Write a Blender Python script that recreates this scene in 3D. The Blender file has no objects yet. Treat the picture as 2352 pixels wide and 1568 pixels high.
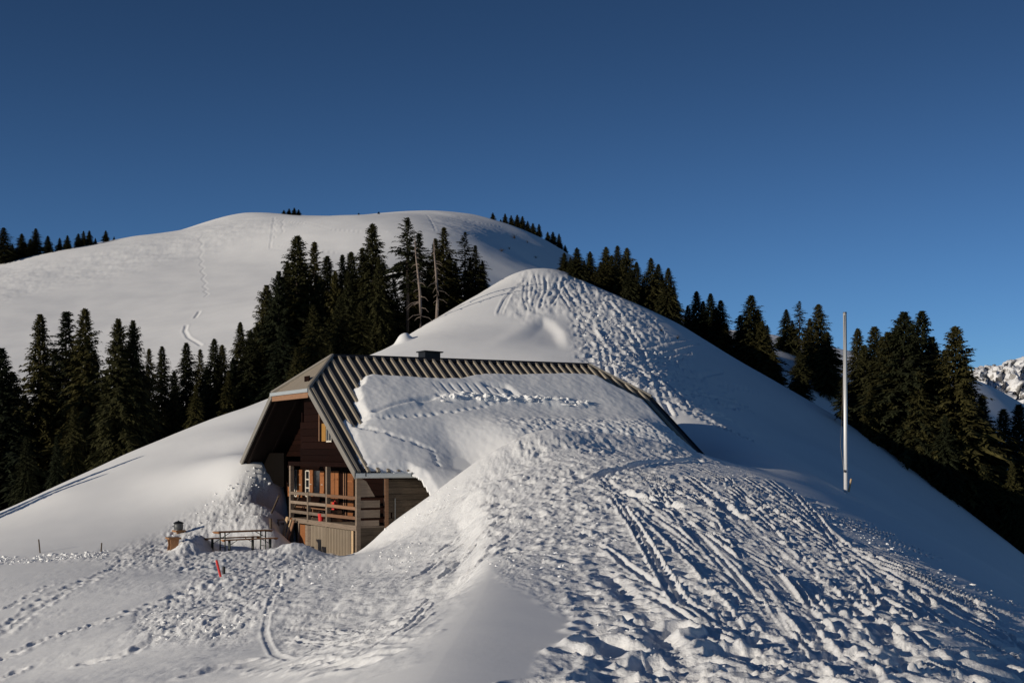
import bpy, math, random
import numpy as np
R = math.radians
S = bpy.context.scene
COL = S.collection

# ------------------------------------------------------------------ camera
F, CX, YH = 3110.0, 1176.0, 1040.0        # photo measured on a 2352 x 1568 sheet: focal length, centre column, horizon row
cam = bpy.data.cameras.new('camera'); camo = bpy.data.objects.new('camera', cam); COL.objects.link(camo)
cam.sensor_fit = 'HORIZONTAL'; cam.sensor_width = 36.0
cam.lens = 36.0 * F / 2352.0
cam.shift_y = (YH - 784.0) / 2352.0
cam.clip_start = 0.2; cam.clip_end = 20000
camo.location = (0, 0, 0); camo.rotation_euler = (R(90), 0, 0)
S.camera = camo

# ------------------------------------------------------------------ sky, sun, exposure
SUN_B, SUN_E = -121.5, 12.3
w = bpy.data.worlds.new('World'); S.world = w; w.use_nodes = True
wn = w.node_tree.nodes
sky = wn.new('ShaderNodeTexSky'); sky.sky_type = 'NISHITA'; sky.sun_disc = False
sky.sun_elevation = R(SUN_E); sky.sun_rotation = R(SUN_B)
sky.altitude = 1900; sky.air_density = 1.0; sky.dust_density = 0.2; sky.ozone_density = 5.4
tcw = wn.new('ShaderNodeTexCoord'); mpw = wn.new('ShaderNodeMapping'); mpw.inputs['Scale'].default_value = (1, 1, 1.5); nmw = wn.new('ShaderNodeVectorMath'); nmw.operation = 'NORMALIZE'
w.node_tree.links.new(tcw.outputs['Generated'], mpw.inputs[0]); w.node_tree.links.new(mpw.outputs[0], nmw.inputs[0]); w.node_tree.links.new(nmw.outputs[0], sky.inputs['Vector'])
sxw = wn.new('ShaderNodeSeparateXYZ'); mrw = wn.new('ShaderNodeMapRange'); mrw.interpolation_type = 'SMOOTHSTEP'    # sky multiplier added by elevation: brighter low down, darker higher up, even to the zenith
for k_, v_ in ((1, .06), (2, .36), (3, 1.13), (4, .68)): mrw.inputs[k_].default_value = v_
vmw = wn.new('ShaderNodeVectorMath'); vmw.operation = 'SCALE'
w.node_tree.links.new(tcw.outputs['Generated'], sxw.inputs[0]); w.node_tree.links.new(sxw.outputs['Z'], mrw.inputs[0]); w.node_tree.links.new(sky.outputs[0], vmw.inputs[0]); w.node_tree.links.new(mrw.outputs[0], vmw.inputs['Scale'])
w.node_tree.links.new(vmw.outputs[0], wn['Background'].inputs[0])
wn['Background'].inputs[1].default_value = 0.097
sl = bpy.data.lights.new('sun', 'SUN'); sl.energy = 4.5; sl.angle = R(0.55); sl.color = (1.0, 0.895, 0.745)
slo = bpy.data.objects.new('sun', sl); COL.objects.link(slo)
import mathutils
sd = mathutils.Vector((math.sin(R(SUN_B)) * math.cos(R(SUN_E)), math.cos(R(SUN_B)) * math.cos(R(SUN_E)), math.sin(R(SUN_E))))
slo.rotation_euler = sd.to_track_quat('Z', 'Y').to_euler()
vs = S.view_settings
vs.view_transform = 'Standard'; vs.look = 'None'; vs.exposure = -0.25; vs.gamma = 1.0; vs.use_curve_mapping = False

# ------------------------------------------------------------------ helpers
rng = random.Random(7)
nrg = np.random.default_rng(11)

def tag(o, label=None, cat=None, group=None, kind=None):
    if label: o['label'] = label
    if cat: o['category'] = cat
    if group: o['group'] = group
    if kind: o['kind'] = kind
    return o

def empty(name, loc=(0, 0, 0), rz=0.0):
    o = bpy.data.objects.new(name, None); COL.objects.link(o)
    o.empty_display_size = 0.3; o.location = loc; o.rotation_euler = (0, 0, rz)
    return o

def mesh_obj(name, verts, faces, mat, parent=None, smooth=False):
    me = bpy.data.meshes.new(name)
    me.from_pydata([tuple(v) for v in verts], [], [tuple(f) for f in faces])
    me.validate(); me.update()
    if mat: me.materials.append(mat)
    if smooth: me.polygons.foreach_set('use_smooth', [True] * len(me.polygons))
    o = bpy.data.objects.new(name, me); COL.objects.link(o)
    if parent: o.parent = parent
    return o

class MB:
    def __init__(s): s.v = []; s.f = []
    def hexa(s, p):
        n = len(s.v); s.v += [tuple(q) for q in p]
        s.f += [tuple(n + i for i in q) for q in ((0, 3, 2, 1), (4, 5, 6, 7), (0, 1, 5, 4), (1, 2, 6, 5), (2, 3, 7, 6), (3, 0, 4, 7))]
        return s
    def box(s, x0, x1, y0, y1, z0, z1):
        return s.hexa([(x0, y0, z0), (x1, y0, z0), (x1, y1, z0), (x0, y1, z0), (x0, y0, z1), (x1, y0, z1), (x1, y1, z1), (x0, y1, z1)])
    def prism(s, poly, d):           # closed polygon of 3-D points, pushed along vector d
        n = len(s.v); k = len(poly)
        s.v += [tuple(p) for p in poly] + [(p[0] + d[0], p[1] + d[1], p[2] + d[2]) for p in poly]
        s.f.append(tuple(n + i for i in range(k))[::-1]); s.f.append(tuple(n + k + i for i in range(k)))
        for i in range(k):
            j = (i + 1) % k
            s.f.append((n + i, n + j, n + k + j, n + k + i))
        return s
    def tube(s, pts, rad, seg=8, cap=True):
        pts = [mathutils.Vector(p) for p in pts]
        if not isinstance(rad, (list, tuple)): rad = [rad] * len(pts)
        n = len(s.v)
        for i, p in enumerate(pts):
            d = (pts[min(i + 1, len(pts) - 1)] - pts[max(i - 1, 0)]).normalized()
            a = d.cross(mathutils.Vector((0, 0, 1)))
            if a.length < 1e-3: a = d.cross(mathutils.Vector((1, 0, 0)))
            a.normalize(); b = d.cross(a)
            for k in range(seg):
                t = 2 * math.pi * k / seg
                s.v.append(tuple(p + (a * math.cos(t) + b * math.sin(t)) * rad[i]))
        for i in range(len(pts) - 1):
            for k in range(seg):
                k2 = (k + 1) % seg
                s.f.append((n + i * seg + k, n + i * seg + k2, n + (i + 1) * seg + k2, n + (i + 1) * seg + k))
        if cap:
            s.f.append(tuple(n + k for k in range(seg))); s.f.append(tuple(n + (len(pts) - 1) * seg + k for k in range(seg))[::-1])
        return s
    def build(s, name, mat, parent=None, smooth=False):
        return mesh_obj(name, s.v, s.f, mat, parent, smooth)

# ------------------------------------------------------------------ materials
def mat_new(name):
    m = bpy.data.materials.new(name); m.use_nodes = True
    return m, m.node_tree, m.node_tree.nodes['Principled BSDF']

def wood(name, c1, c2, rough=0.8, stretch=(1.2, 1.2, 26), spec=0.2):
    m, nt, b = mat_new(name); n = nt.nodes; L = nt.links
    tc = n.new('ShaderNodeTexCoord'); mp = n.new('ShaderNodeMapping'); mp.inputs['Scale'].default_value = stretch
    nz = n.new('ShaderNodeTexNoise'); nz.inputs['Scale'].default_value = 1.6; nz.inputs['Detail'].default_value = 7; nz.inputs['Roughness'].default_value = 0.7
    oi = n.new('ShaderNodeObjectInfo')
    mx = n.new('ShaderNodeMix'); mx.data_type = 'RGBA'; mx.inputs['A'].default_value = (*c1, 1); mx.inputs['B'].default_value = (*c2, 1)
    rp = n.new('ShaderNodeMapRange'); rp.inputs[1].default_value = 0.3; rp.inputs[2].default_value = 0.72
    L.new(tc.outputs['Object'], mp.inputs[0]); L.new(mp.outputs[0], nz.inputs[0]); L.new(nz.outputs[0], rp.inputs[0]); L.new(rp.outputs[0], mx.inputs[0])
    hs = n.new('ShaderNodeHueSaturation'); mr = n.new('ShaderNodeMapRange'); mr.inputs[3].default_value = 0.72; mr.inputs[4].default_value = 1.25
    L.new(oi.outputs['Random'], mr.inputs[0]); L.new(mr.outputs[0], hs.inputs['Value']); L.new(mx.outputs['Result'], hs.inputs['Color'])
    L.new(hs.outputs[0], b.inputs['Base Color'])
    bp = n.new('ShaderNodeBump'); bp.inputs['Strength'].default_value = 0.5; bp.inputs['Distance'].default_value = 0.012
    L.new(nz.outputs[0], bp.inputs['Height']); L.new(bp.outputs[0], b.inputs['Normal'])
    b.inputs['Roughness'].default_value = rough; b.inputs['Specular IOR Level'].default_value = spec
    return m

def plain(name, c, rough=0.6, metal=0.0, var=0.12, scale=3.0, spec=0.4):
    m, nt, b = mat_new(name); n = nt.nodes; L = nt.links
    tc = n.new('ShaderNodeTexCoord'); nz = n.new('ShaderNodeTexNoise'); nz.inputs['Scale'].default_value = scale; nz.inputs['Detail'].default_value = 6
    L.new(tc.outputs['Object'], nz.inputs[0])
    mx = n.new('ShaderNodeMix'); mx.data_type = 'RGBA'
    mx.inputs['A'].default_value = (*[x * (1 - var) for x in c], 1); mx.inputs['B'].default_value = (*[min(1, x * (1 + var)) for x in c], 1)
    L.new(nz.outputs[0], mx.inputs[0]); L.new(mx.outputs['Result'], b.inputs['Base Color'])
    b.inputs['Roughness'].default_value = rough; b.inputs['Metallic'].default_value = metal; b.inputs['Specular IOR Level'].default_value = spec
    return m

def snow_mat(name, fine=1.0, use_attr=True):
    m, nt, b = mat_new(name); n = nt.nodes; L = nt.links
    tc = n.new('ShaderNodeTexCoord')
    nz = n.new('ShaderNodeTexNoise'); nz.inputs['Scale'].default_value = 7.0; nz.inputs['Detail'].default_value = 8; nz.inputs['Roughness'].default_value = 0.65
    n2 = n.new('ShaderNodeTexNoise'); n2.inputs['Scale'].default_value = 0.45; n2.inputs['Detail'].default_value = 5
    L.new(tc.outputs['Object'], nz.inputs[0]); L.new(tc.outputs['Object'], n2.inputs[0])
    mx = n.new('ShaderNodeMix'); mx.data_type = 'RGBA'
    mx.inputs['A'].default_value = (0.78, 0.785, 0.79, 1); mx.inputs['B'].default_value = (0.86, 0.86, 0.855, 1)
    L.new(n2.outputs[0], mx.inputs[0]); L.new(mx.outputs['Result'], b.inputs['Base Color'])
    bp = n.new('ShaderNodeBump'); bp.inputs['Distance'].default_value = 0.05
    L.new(nz.outputs[0], bp.inputs['Height'])
    if use_attr:
        at = n.new('ShaderNodeAttribute'); at.attribute_name = 'rough'
        mr = n.new('ShaderNodeMapRange'); mr.inputs[3].default_value = 0.06 * fine; mr.inputs[4].default_value = 0.75 * fine
        L.new(at.outputs['Fac'], mr.inputs[0]); L.new(mr.outputs[0], bp.inputs['Strength'])
    else:
        bp.inputs['Strength'].default_value = 0.3 * fine
    L.new(bp.outputs[0], b.inputs['Normal'])
    b.inputs['Roughness'].default_value = 0.75; b.inputs['Specular IOR Level'].default_value = 0.25
    return m

def foliage_mat():
    m, nt, b = mat_new('spruce_needles'); n = nt.nodes; L = nt.links
    oi = n.new('ShaderNodeObjectInfo'); ramp = n.new('ShaderNodeValToRGB')
    ramp.color_ramp.elements[0].color = (0.016, 0.021, 0.010, 1); ramp.color_ramp.elements[1].color = (0.058, 0.052, 0.017, 1)
    L.new(oi.outputs['Random'], ramp.inputs[0])
    tc = n.new('ShaderNodeTexCoord'); nz = n.new('ShaderNodeTexNoise'); nz.inputs['Scale'].default_value = 30; nz.inputs['Detail'].default_value = 3
    L.new(tc.outputs['Object'], nz.inputs[0])
    hs = n.new('ShaderNodeHueSaturation'); mr = n.new('ShaderNodeMapRange'); mr.inputs[1].default_value = .3; mr.inputs[2].default_value = .7; mr.inputs[3].default_value = 0.6; mr.inputs[4].default_value = 1.45
    L.new(nz.outputs[0], mr.inputs[0]); L.new(mr.outputs[0], hs.inputs['Value']); L.new(ramp.outputs[0], hs.inputs['Color'])
    L.new(hs.outputs[0], b.inputs['Base Color'])
    b.inputs['Roughness'].default_value = 0.85; b.inputs['Specular IOR Level'].default_value = 0.12
    return m

def rock_mat():
    m, nt, b = mat_new('rock_and_snow'); n = nt.nodes; L = nt.links
    tc = n.new('ShaderNodeTexCoord'); ge = n.new('ShaderNodeNewGeometry')
    sx = n.new('ShaderNodeSeparateXYZ'); L.new(ge.outputs['Normal'], sx.inputs[0])
    nz = n.new('ShaderNodeTexNoise'); nz.inputs['Scale'].default_value = 0.035; nz.inputs['Detail'].default_value = 9; nz.inputs['Roughness'].default_value = 0.68
    L.new(tc.outputs['Object'], nz.inputs[0])
    ad = n.new('ShaderNodeMath'); ad.operation = 'MULTIPLY_ADD'; ad.inputs[1].default_value = 1.5
    L.new(nz.outputs[0], ad.inputs[0]); L.new(sx.outputs['Z'], ad.inputs[2])
    mr = n.new('ShaderNodeMapRange'); mr.inputs[1].default_value = 1.12; mr.inputs[2].default_value = 1.24
    L.new(ad.outputs[0], mr.inputs[0])
    mx = n.new('ShaderNodeMix'); mx.data_type = 'RGBA'; mx.inputs['A'].default_value = (0.30, 0.29, 0.28, 1); mx.inputs['B'].default_value = (0.82, 0.82, 0.83, 1)
    L.new(mr.outputs[0], mx.inputs[0]); L.new(mx.outputs['Result'], b.inputs['Base Color'])
    bp = n.new('ShaderNodeBump'); bp.inputs['Strength'].default_value = 0.8; bp.inputs['Distance'].default_value = 6
    L.new(nz.outputs[0], bp.inputs['Height']); L.new(bp.outputs[0], b.inputs['Normal'])
    b.inputs['Roughness'].default_value = 0.9
    return m

M = dict(
    shade_wood=wood('shade_black_wood', (0.003, 0.0025, 0.002), (0.007, 0.005, 0.004), spec=0.03),  # near-black wood: shade under the left eave put into the colour
    snow=snow_mat('snow'), snow_roof=snow_mat('roof_snow', 0.6), clod=snow_mat('snow_clods', 1.0, False),
    dark=wood('sunburnt_shade_wood', (0.0045, 0.002, 0.0015), (0.016, 0.0055, 0.0035), spec=0.04),  # sunburnt wood, darkened further to stand in for shadow under the gable
    log=wood('weathered_log_wood', (0.045, 0.034, 0.025), (0.14, 0.105, 0.075)),
    soffit=wood('soffit_wood', (0.006, 0.0035, 0.0025), (0.018, 0.008, 0.005)),
    shut=wood('shutter_wood', (0.20, 0.075, 0.028), (0.30, 0.12, 0.045)),
    yellow=wood('yellow_shutter_wood', (0.36, 0.18, 0.04), (0.46, 0.24, 0.06)),
    grey=wood('grey_wood', (0.13, 0.098, 0.073), (0.27, 0.21, 0.16)),
    brown=wood('brown_plank_wood', (0.16, 0.085, 0.05), (0.26, 0.145, 0.085)),
    pale=wood('pale_stake_wood', (0.38, 0.26, 0.15), (0.5, 0.36, 0.22)),
    stool=wood('oiled_stool_wood', (0.20, 0.10, 0.05), (0.33, 0.18, 0.09), stretch=(9, 9, 2)),
    table=wood('bench_table_wood', (0.27, 0.13, 0.06), (0.40, 0.21, 0.11), stretch=(2, 14, 14)),
    roof=plain('sunlit_rib_metal', (0.33, 0.285, 0.22), 0.5, 0.25, 0.10, 1.5),  # paler copy for the ribs: their sunlit look put into the colour
    shaded_pan=plain('shaded_pan_metal', (0.045, 0.046, 0.048), 0.45, 0.25, 0.15, 1.5),  # darker copy for the pans: shade between the ribs put into the colour
    hip=plain('hip_metal', (0.30, 0.255, 0.20), 0.6, 0.2, 0.12, 2.0),
    trim=plain('verge_trim_metal', (0.25, 0.23, 0.20), 0.55, 0.3, 0.08, 2.0),
    flash=plain('pale_gutter_metal', (0.42, 0.45, 0.46), 0.45, 0.3, 0.08, 2.0),
    corr=plain('corrugated_sheet_metal', (0.25, 0.20, 0.145), 0.65, 0.1, 0.15, 2.5),
    black=plain('black_metal', (0.018, 0.019, 0.022), 0.5, 0.4, 0.2, 3.0),
    legs=plain('green_steel', (0.02, 0.03, 0.028), 0.5, 0.3, 0.2, 3.0),
    glass=plain('dark_window_glass', (0.012, 0.013, 0.016), 0.08, 0.0, 0.05, 1.0, 0.6),
    white=plain('white_window_paint', (0.55, 0.50, 0.42), 0.6),
    red=plain('red_plastic', (0.62, 0.035, 0.03), 0.45),
    alu=plain('aluminium', (0.66, 0.66, 0.66), 0.42, 0.15, 0.04, 4.0),
    rope=plain('grey_rope', (0.2, 0.19, 0.17), 0.9),
    bark=plain('spruce_bark', (0.055, 0.042, 0.033), 0.95, 0, 0.35, 8),
    deadbark=plain('dead_grey_bark', (0.20, 0.16, 0.135), 0.95, 0, 0.35, 8),
    steel=plain('grey_steel', (0.10, 0.105, 0.11), 0.5, 0.5),
    needles=foliage_mat(), rock=rock_mat(),
    twig=plain('brown_twigs', (0.045, 0.032, 0.02), 0.95, 0, 0.3, 9),
)

# ------------------------------------------------------------------ terrain control points: (photo column, depth in metres, photo row)
def zr(px, Y, z): return (px, Y, YH - z * F / Y)
CP = [
 # far left margin
 zr(-1500, 6, -2.6), zr(-1500, 14, -4.5), zr(-1500, 30, -7), zr(-1500, 60, -9), zr(-1500, 110, -10), (-1500, 230, 1000), (-1500, 430, 760), (-1500, 900, 900),
 zr(-600, 8, -2.5), zr(-600, 15, -3.6), zr(-600, 25, -5.2), zr(-600, 40, -6.4), zr(-600, 60, -6.6), zr(-600, 80, -6.6), zr(-600, 110, -8), (-600, 170, 1080), (-600, 230, 960), (-600, 430, 680), (-600, 600, 760),
 # column 0
 zr(0, 8, -2.2), zr(0, 13, -2.9), zr(0, 20, -4.0), (0, 29, 1568), (0, 38, 1450), (0, 48, 1350), (0, 57, 1287), (0, 64, 1238), (0, 72, 1186), (0, 76, 1175), (0, 84, 1188), (0, 95, 1205),
 (0, 125, 1180), (0, 170, 1050), (0, 230, 890), (0, 300, 770), (0, 380, 655), (0, 430, 605), (0, 480, 620), (0, 600, 720), (0, 900, 1000),
 # column 150
 (150, 48, 1330), (150, 57, 1272), (150, 72, 1130), (150, 78, 1107), (150, 88, 1122), (150, 105, 1140), (150, 430, 574), (150, 480, 590),
 # column 300
 zr(300, 8, -2.0), (300, 14, 1660), (300, 22, 1568), (300, 30, 1470), (300, 40, 1375), (300, 50, 1305), (300, 56, 1266), (300, 62, 1215), (300, 70, 1125), (300, 78, 1052), (300, 82, 1038), (300, 90, 1052),
 (300, 105, 1075), (300, 130, 1060), (300, 180, 950), (300, 230, 855), (300, 300, 740), (300, 400, 603), (300, 460, 545), (300, 520, 565), (300, 900, 980),
 # column 400-600
 (400, 55.5, 1263), (400, 470, 534), (400, 520, 552), (470, 475, 512),
 (500, 14, 1650), (500, 20, 1568), (500, 27, 1470), (500, 34, 1392), (500, 42, 1328), (500, 53, 1272), (500, 57, 1256), (500, 60, 1222), (500, 66, 1135), (500, 74, 1040), (500, 82, 975), (500, 86, 957), (500, 95, 972),
 (500, 115, 1000), (500, 150, 980), (500, 190, 885), (500, 250, 785), (500, 330, 675), (500, 400, 590), (500, 475, 503), (500, 530, 525), (500, 900, 960),
 (560, 55, 1262), (560, 59, 1236), (560, 62, 1188), (560, 66, 1120), (560, 480, 488), (560, 530, 512),
 (605, 61.5, 1185), (605, 67, 1103), (640, 60, 1224), (640, 64, 1176), (640, 67.2, 1130), (605, 76, 1000), (605, 84, 935), (605, 88, 922), (605, 98, 938), (605, 120, 960),
 # column 660-850, in front of the hut and behind it
 (660, 12, 1660), (660, 16, 1568), (660, 25.5, 1447), (660, 35, 1362), (660, 45, 1300), (660, 52, 1264), zr(660, 57, -4.15), zr(668, 61.5, -4.2), zr(656, 59.5, -4.15), zr(655, 66.5, -4.2), zr(690, 67, -4.2),
 zr(720, 74, -0.4), zr(720, 80, 1.6), (700, 90, 882), (700, 100, 900), (700, 125, 915), (700, 180, 830), (700, 480, 497), (640, 480, 491), (700, 540, 520),
 (740, 53.3, 1272), (740, 48, 1290), zr(760, 57, -4.2), zr(800, 62, -4.2),
  (850, 26.8, 1370), (850, 39, 1304), (850, 49, 1268),
 zr(850, 79, 1.5), (850, 86, 862), (850, 95, 815), (850, 105, 832), (850, 130, 850), (850, 190, 770), (850, 300, 640), (870, 500, 492), (870, 560, 520),
 (812, 53.2, 1276), (835, 53.3, 1262), (890, 53.8, 1208), (950, 54.2, 1166), (1010, 54.6, 1124), (1060, 54.9, 1085), (1110, 55.4, 1050), (1150, 56.5, 1034), (1200, 58.3, 1014), (1300, 59.8, 1012), (1400, 61.2, 1010), (1480, 61.8, 1018), (1560, 62.2, 1034), (1620, 62.6, 1052),
 zr(835, 55.6, -4.2), zr(900, 56.6, -3.9), zr(960, 57, -3.4), zr(1060, 58, -2.8), zr(1200, 61.5, -1.4), zr(1400, 65, -1.2), zr(1560, 66.5, -0.8), zr(1100, 70, -1.0), zr(1300, 73, 0.0), zr(950, 68, -2.5),
 # bank face towards the camera and the left slope
 (900, 51, 1240), (950, 50, 1215), (1000, 48, 1190),
 (1000, 30, 1280), (1000, 41, 1222),
 (1100, 28, 1264), (1100, 38, 1192), (1100, 47, 1116),
 # path and crest
  (1200, 28, 1252), (1200, 38, 1165), (1200, 46, 1104), (1200, 53, 1052),
  (1400, 32, 1198), (1400, 42, 1112), (1400, 50, 1056), (1400, 56, 1028),
  (1600, 32, 1200), (1600, 42, 1126), (1600, 50, 1080), (1600, 57, 1056),
 (1700, 59, 1073), (1750, 43, 1130), (1750, 50, 1100), (1750, 56, 1086),
 (2000, 5, 2140), (2000, 10.5, 1585), (2000, 15, 1438), (2000, 22, 1330), (2000, 29, 1266),
 (2352, 5, 2240), (2352, 10.5, 1640), (2352, 15, 1515), (2352, 20, 1440),
 # berm at the right edge of the path
 (1850, 47, 1133), (1943, 41, 1186), (2060, 35, 1245), (2200, 29, 1315), (2352, 25, 1378), (2600, 21, 1500),
 # right flank in the shade
 (1680, 68.5, 1034), (1600, 77, 948), (1500, 81, 890), (1420, 84, 852), (1760, 84, 1012), (1850, 82, 1062), (1943, 66, 1130), (1943, 88, 1058), (1943, 101, 998), (2060, 90, 1130), (2060, 72, 1192), (2060, 100, 1072),
 (2200, 90, 1205), (2200, 64, 1268), (2200, 98, 1172), (2352, 82, 1308), (2352, 52, 1346), (2352, 94, 1284),
 (2600, 65, 1500), (2600, 42, 1515), zr(2900, 8, -2.4), zr(2900, 14, -3.6), zr(2900, 25, -6.2), zr(2900, 45, -11), zr(2900, 70, -16), zr(3600, 10, -4), zr(3600, 30, -11), zr(3600, 80, -30), zr(3600, 300, -60), zr(3600, 900, -120),
 # knoll
 (1360, 87, 832), (1250, 90, 802), (1100, 87, 830), (950, 85, 868), (1000, 95, 775), (1100, 99, 745),
 (1330, 93, 788), (1400, 92, 800), (1300, 100, 738), (1240, 100, 735), (1200, 108, 668), (1300, 110, 668), (1400, 104, 716), (1500, 100, 775), (1600, 97, 845), (1700, 95, 920), (1800, 95, 975),
 (1000, 103, 735), (1100, 109, 678), (1190, 114.5, 626), (1225, 116, 617), (1290, 118, 622), (1340, 117, 645), (1450, 114, 692), (1560, 111, 745), (1700, 109, 830), (1820, 108, 898), (1930, 107, 962), (2060, 106, 1050), (2180, 104, 1140), (2352, 101, 1272), (2600, 98, 1480),
 # behind the knoll crest
 (1000, 115, 755), (1100, 122, 705), (1225, 130, 650), (1330, 130, 670), (1450, 125, 725), (1560, 121, 790), (1700, 119, 880), (1820, 118, 950), (1930, 117, 1010), (2060, 116, 1090), (2180, 114, 1180), (2352, 110, 1310),
 (1000, 150, 770), (1225, 160, 690), (1225, 200, 740), (1225, 300, 700), (1000, 300, 610), (1000, 400, 540),
 (1450, 150, 745), (1600, 148, 775), (1700, 146, 785), (1800, 143, 806), (1930, 141, 880), (2060, 139, 965), (2200, 137, 1060), (2352, 135, 1200), (2600, 132, 1400),
 (1800, 172, 830), (1930, 172, 890), (2060, 172, 960), (2200, 176, 1010), (2352, 180, 1110), (2600, 190, 1250),
 (2060, 250, 850), (2160, 250, 850), (2240, 250, 872), (2300, 262, 906), (2352, 272, 950), (2500, 280, 1060), (2700, 290, 1200), (2240, 300, 900), (2352, 330, 980), (2500, 340, 1100),
 (1930, 300, 802), (1930, 360, 830), (1700, 330, 760), (1600, 400, 740),
 # far hill skyline
 (940, 510, 485), (1000, 515, 484), (1090, 512, 493), (1150, 514, 510), (1230, 516, 541), (1290, 520, 577), (1160, 450, 556), (1230, 450, 606), (1290, 450, 655), (1400, 490, 645), (1500, 420, 700), (1000, 580, 515), (1230, 570, 580), (1400, 540, 700), (1290, 350, 730), (1200, 380, 650),
 (1500, 900, 980), (2352, 900, 1150), (1000, 900, 960), (2352, 500, 1100), (1800, 500, 870),
]
for Yc in (5, 6.5, 8, 9, 10, 11, 12, 13, 14, 15.5, 17, 19, 21, 23.5):      # the rounded crest the camera stands on
    pc = float(np.interp(Yc, [5, 9, 10.2, 13.2, 17.6, 23], [850, 925, 960, 1045, 1110, 1137])); zc = -1.75 - .006 * (Yc - 10)
    CP += [zr(pc + 15, Yc, zc), zr(pc + 120, Yc, zc - .02), zr(pc - 110, Yc, zc - .36 * 125 / F * Yc), zr(pc - 300, Yc, zc - .36 * 315 / F * Yc), zr(1300, Yc, -1.785), zr(1500, Yc, -1.78), zr(1700, Yc, -1.80 - .002 * Yc)]
CP = np.array(CP, float)
cu, cv, cw = (CP[:, 0] - CX) / F, np.log(CP[:, 1]), CP[:, 2] - (YH + 1.8 * F / CP[:, 1])   # departure from a level floor 1.8 m below the eye
def _phi(r2): return 0.5 * r2 * np.log(r2 + 1e-12)
n = len(CP)
_A = np.zeros((n + 3, n + 3))
_A[:n, :n] = _phi((cu[:, None] - cu) ** 2 + (cv[:, None] - cv) ** 2) + np.diag(np.where(CP[:, 1] < 48, 5e-4, 2e-5))
_Pm = np.stack([np.ones(n), cu, cv], 1)
_A[:n, n:] = _Pm; _A[n:, :n] = _Pm.T
_W = np.linalg.solve(_A, np.concatenate([cw, np.zeros(3)]))
def row_at(px, Y):                       # photo row of the bare ground at a column and a depth
    u = (np.asarray(px, float) - CX) / F; v = np.log(np.asarray(Y, float)); u, v = np.broadcast_arrays(u, v)
    sh = u.shape; u = u.ravel(); v = v.ravel(); out = np.empty(u.size)
    for i in range(0, u.size, 20000):
        a, b = u[i:i + 20000], v[i:i + 20000]
        k = _phi((a[:, None] - cu) ** 2 + (b[:, None] - cv) ** 2)
        out[i:i + 20000] = k @ _W[:n] + _W[n] + _W[n + 1] * a + _W[n + 2] * b
    return (out + YH + 1.8 * F / np.exp(v)).reshape(sh)
def ground(px, Y):                       # world point on the bare ground
    py = float(row_at(px, Y)); return ((px - CX) / F * Y, Y, (YH - py) / F * Y)
_TY = np.exp(np.arange(math.log(7), math.log(560), 0.004)); _TX = np.arange(-60, 2412, 10.0)
_TR = row_at(_TX[:, None], _TY[None, :])
def pick(px, py, ymin=7.0):              # first ground met by the sight line through a photo point
    q = min(max((px + 60) / 10.0, 0), len(_TX) - 1.001); i = int(q); r = _TR[i] * (i + 1 - q) + _TR[i + 1] * (q - i)
    k = np.nonzero((r <= py) & (_TY >= ymin))[0]
    Y = _TY[k[0]] if len(k) else _TY[-1]
    return ((px - CX) / F * Y, Y, (YH - py) / F * Y)

# ------------------------------------------------------------------ hut frame (local x along the ridge, y across, origin at the near right eave corner)
TH = R(62.14); W_, TA, W2, LR, INS = 16.144, 0.648, 5.133, 17.729, 2.015
EX, EY, EZ = -6.231, 54.0, -0.80
UX, UY, VX, VY = math.sin(TH), math.cos(TH), -math.cos(TH), math.sin(TH)
HW = (W_ - W2) / 2
def to_local(X, Y): dx, dy = X - EX, Y - EY; return dx * UX + dy * UY, dx * VX + dy * VY
def front(px, py, a):                    # photo point on the plane x = a -> (y, z)
    k = (px - CX) / F
    b = (k * (EY + UY * a) - EX - UX * a) / (VX - k * VY)
    return b, (YH - py) / F * (EY + UY * a + VY * b)
def side(px, py, b):                     # photo point on the plane y = b -> (x, z)
    k = (px - CX) / F
    a = (k * (EY + VY * b) - EX - VX * b) / (UX - k * UY)
    return a, (YH - py) / F * (EY + UY * a + VY * b)
def on_roof(px, py):                     # photo point on the right roof slope -> (x, y)
    k = (px - CX) / F; q = (YH - py) / F
    # X = k*D, z = q*D = EZ + TA*b ; X = EX+UX a+VX b ; D = EY+UY a+VY b
    m = np.array([[UX - k * UY, VX - k * VY], [q * UY, q * VY - TA]]); r = np.array([k * EY - EX, EZ - q * EY])
    return np.linalg.solve(m, r)

# ------------------------------------------------------------------ noise
_pg = np.random.default_rng(3); _perm = _pg.permutation(1024); _perm = np.concatenate([_perm, _perm]); _ga = _pg.random(1024) * 2 * math.pi
_gx, _gy = np.cos(_ga), np.sin(_ga)
def perlin(x, y):
    xi = np.floor(x).astype(np.int64); yi = np.floor(y).astype(np.int64); xf = x - xi; yf = y - yi
    def g(ix, iy, dx, dy):
        h = _perm[(_perm[ix & 1023] + iy) & 1023]; return _gx[h] * dx + _gy[h] * dy
    u = xf * xf * xf * (xf * (xf * 6 - 15) + 10); v = yf * yf * yf * (yf * (yf * 6 - 15) + 10)
    a = g(xi, yi, xf, yf); b = g(xi + 1, yi, xf - 1, yf); c = g(xi, yi + 1, xf, yf - 1); d = g(xi + 1, yi + 1, xf - 1, yf - 1)
    return (a + (b - a) * u + ((c + (d - c) * u) - (a + (b - a) * u)) * v) * 1.5
def fbm(x, y, o=4, g=0.5):
    s = 0; a = 1.0; t = 0
    for i in range(o):
        s = s + a * perlin(x + 17.3 * i, y - 9.1 * i); t += a; a *= g; x = x * 2.03; y = y * 2.03
    return s / t
def sstep(a, b, x): t = np.clip((x - a) / (b - a), 0, 1); return t * t * (3 - 2 * t)
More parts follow.
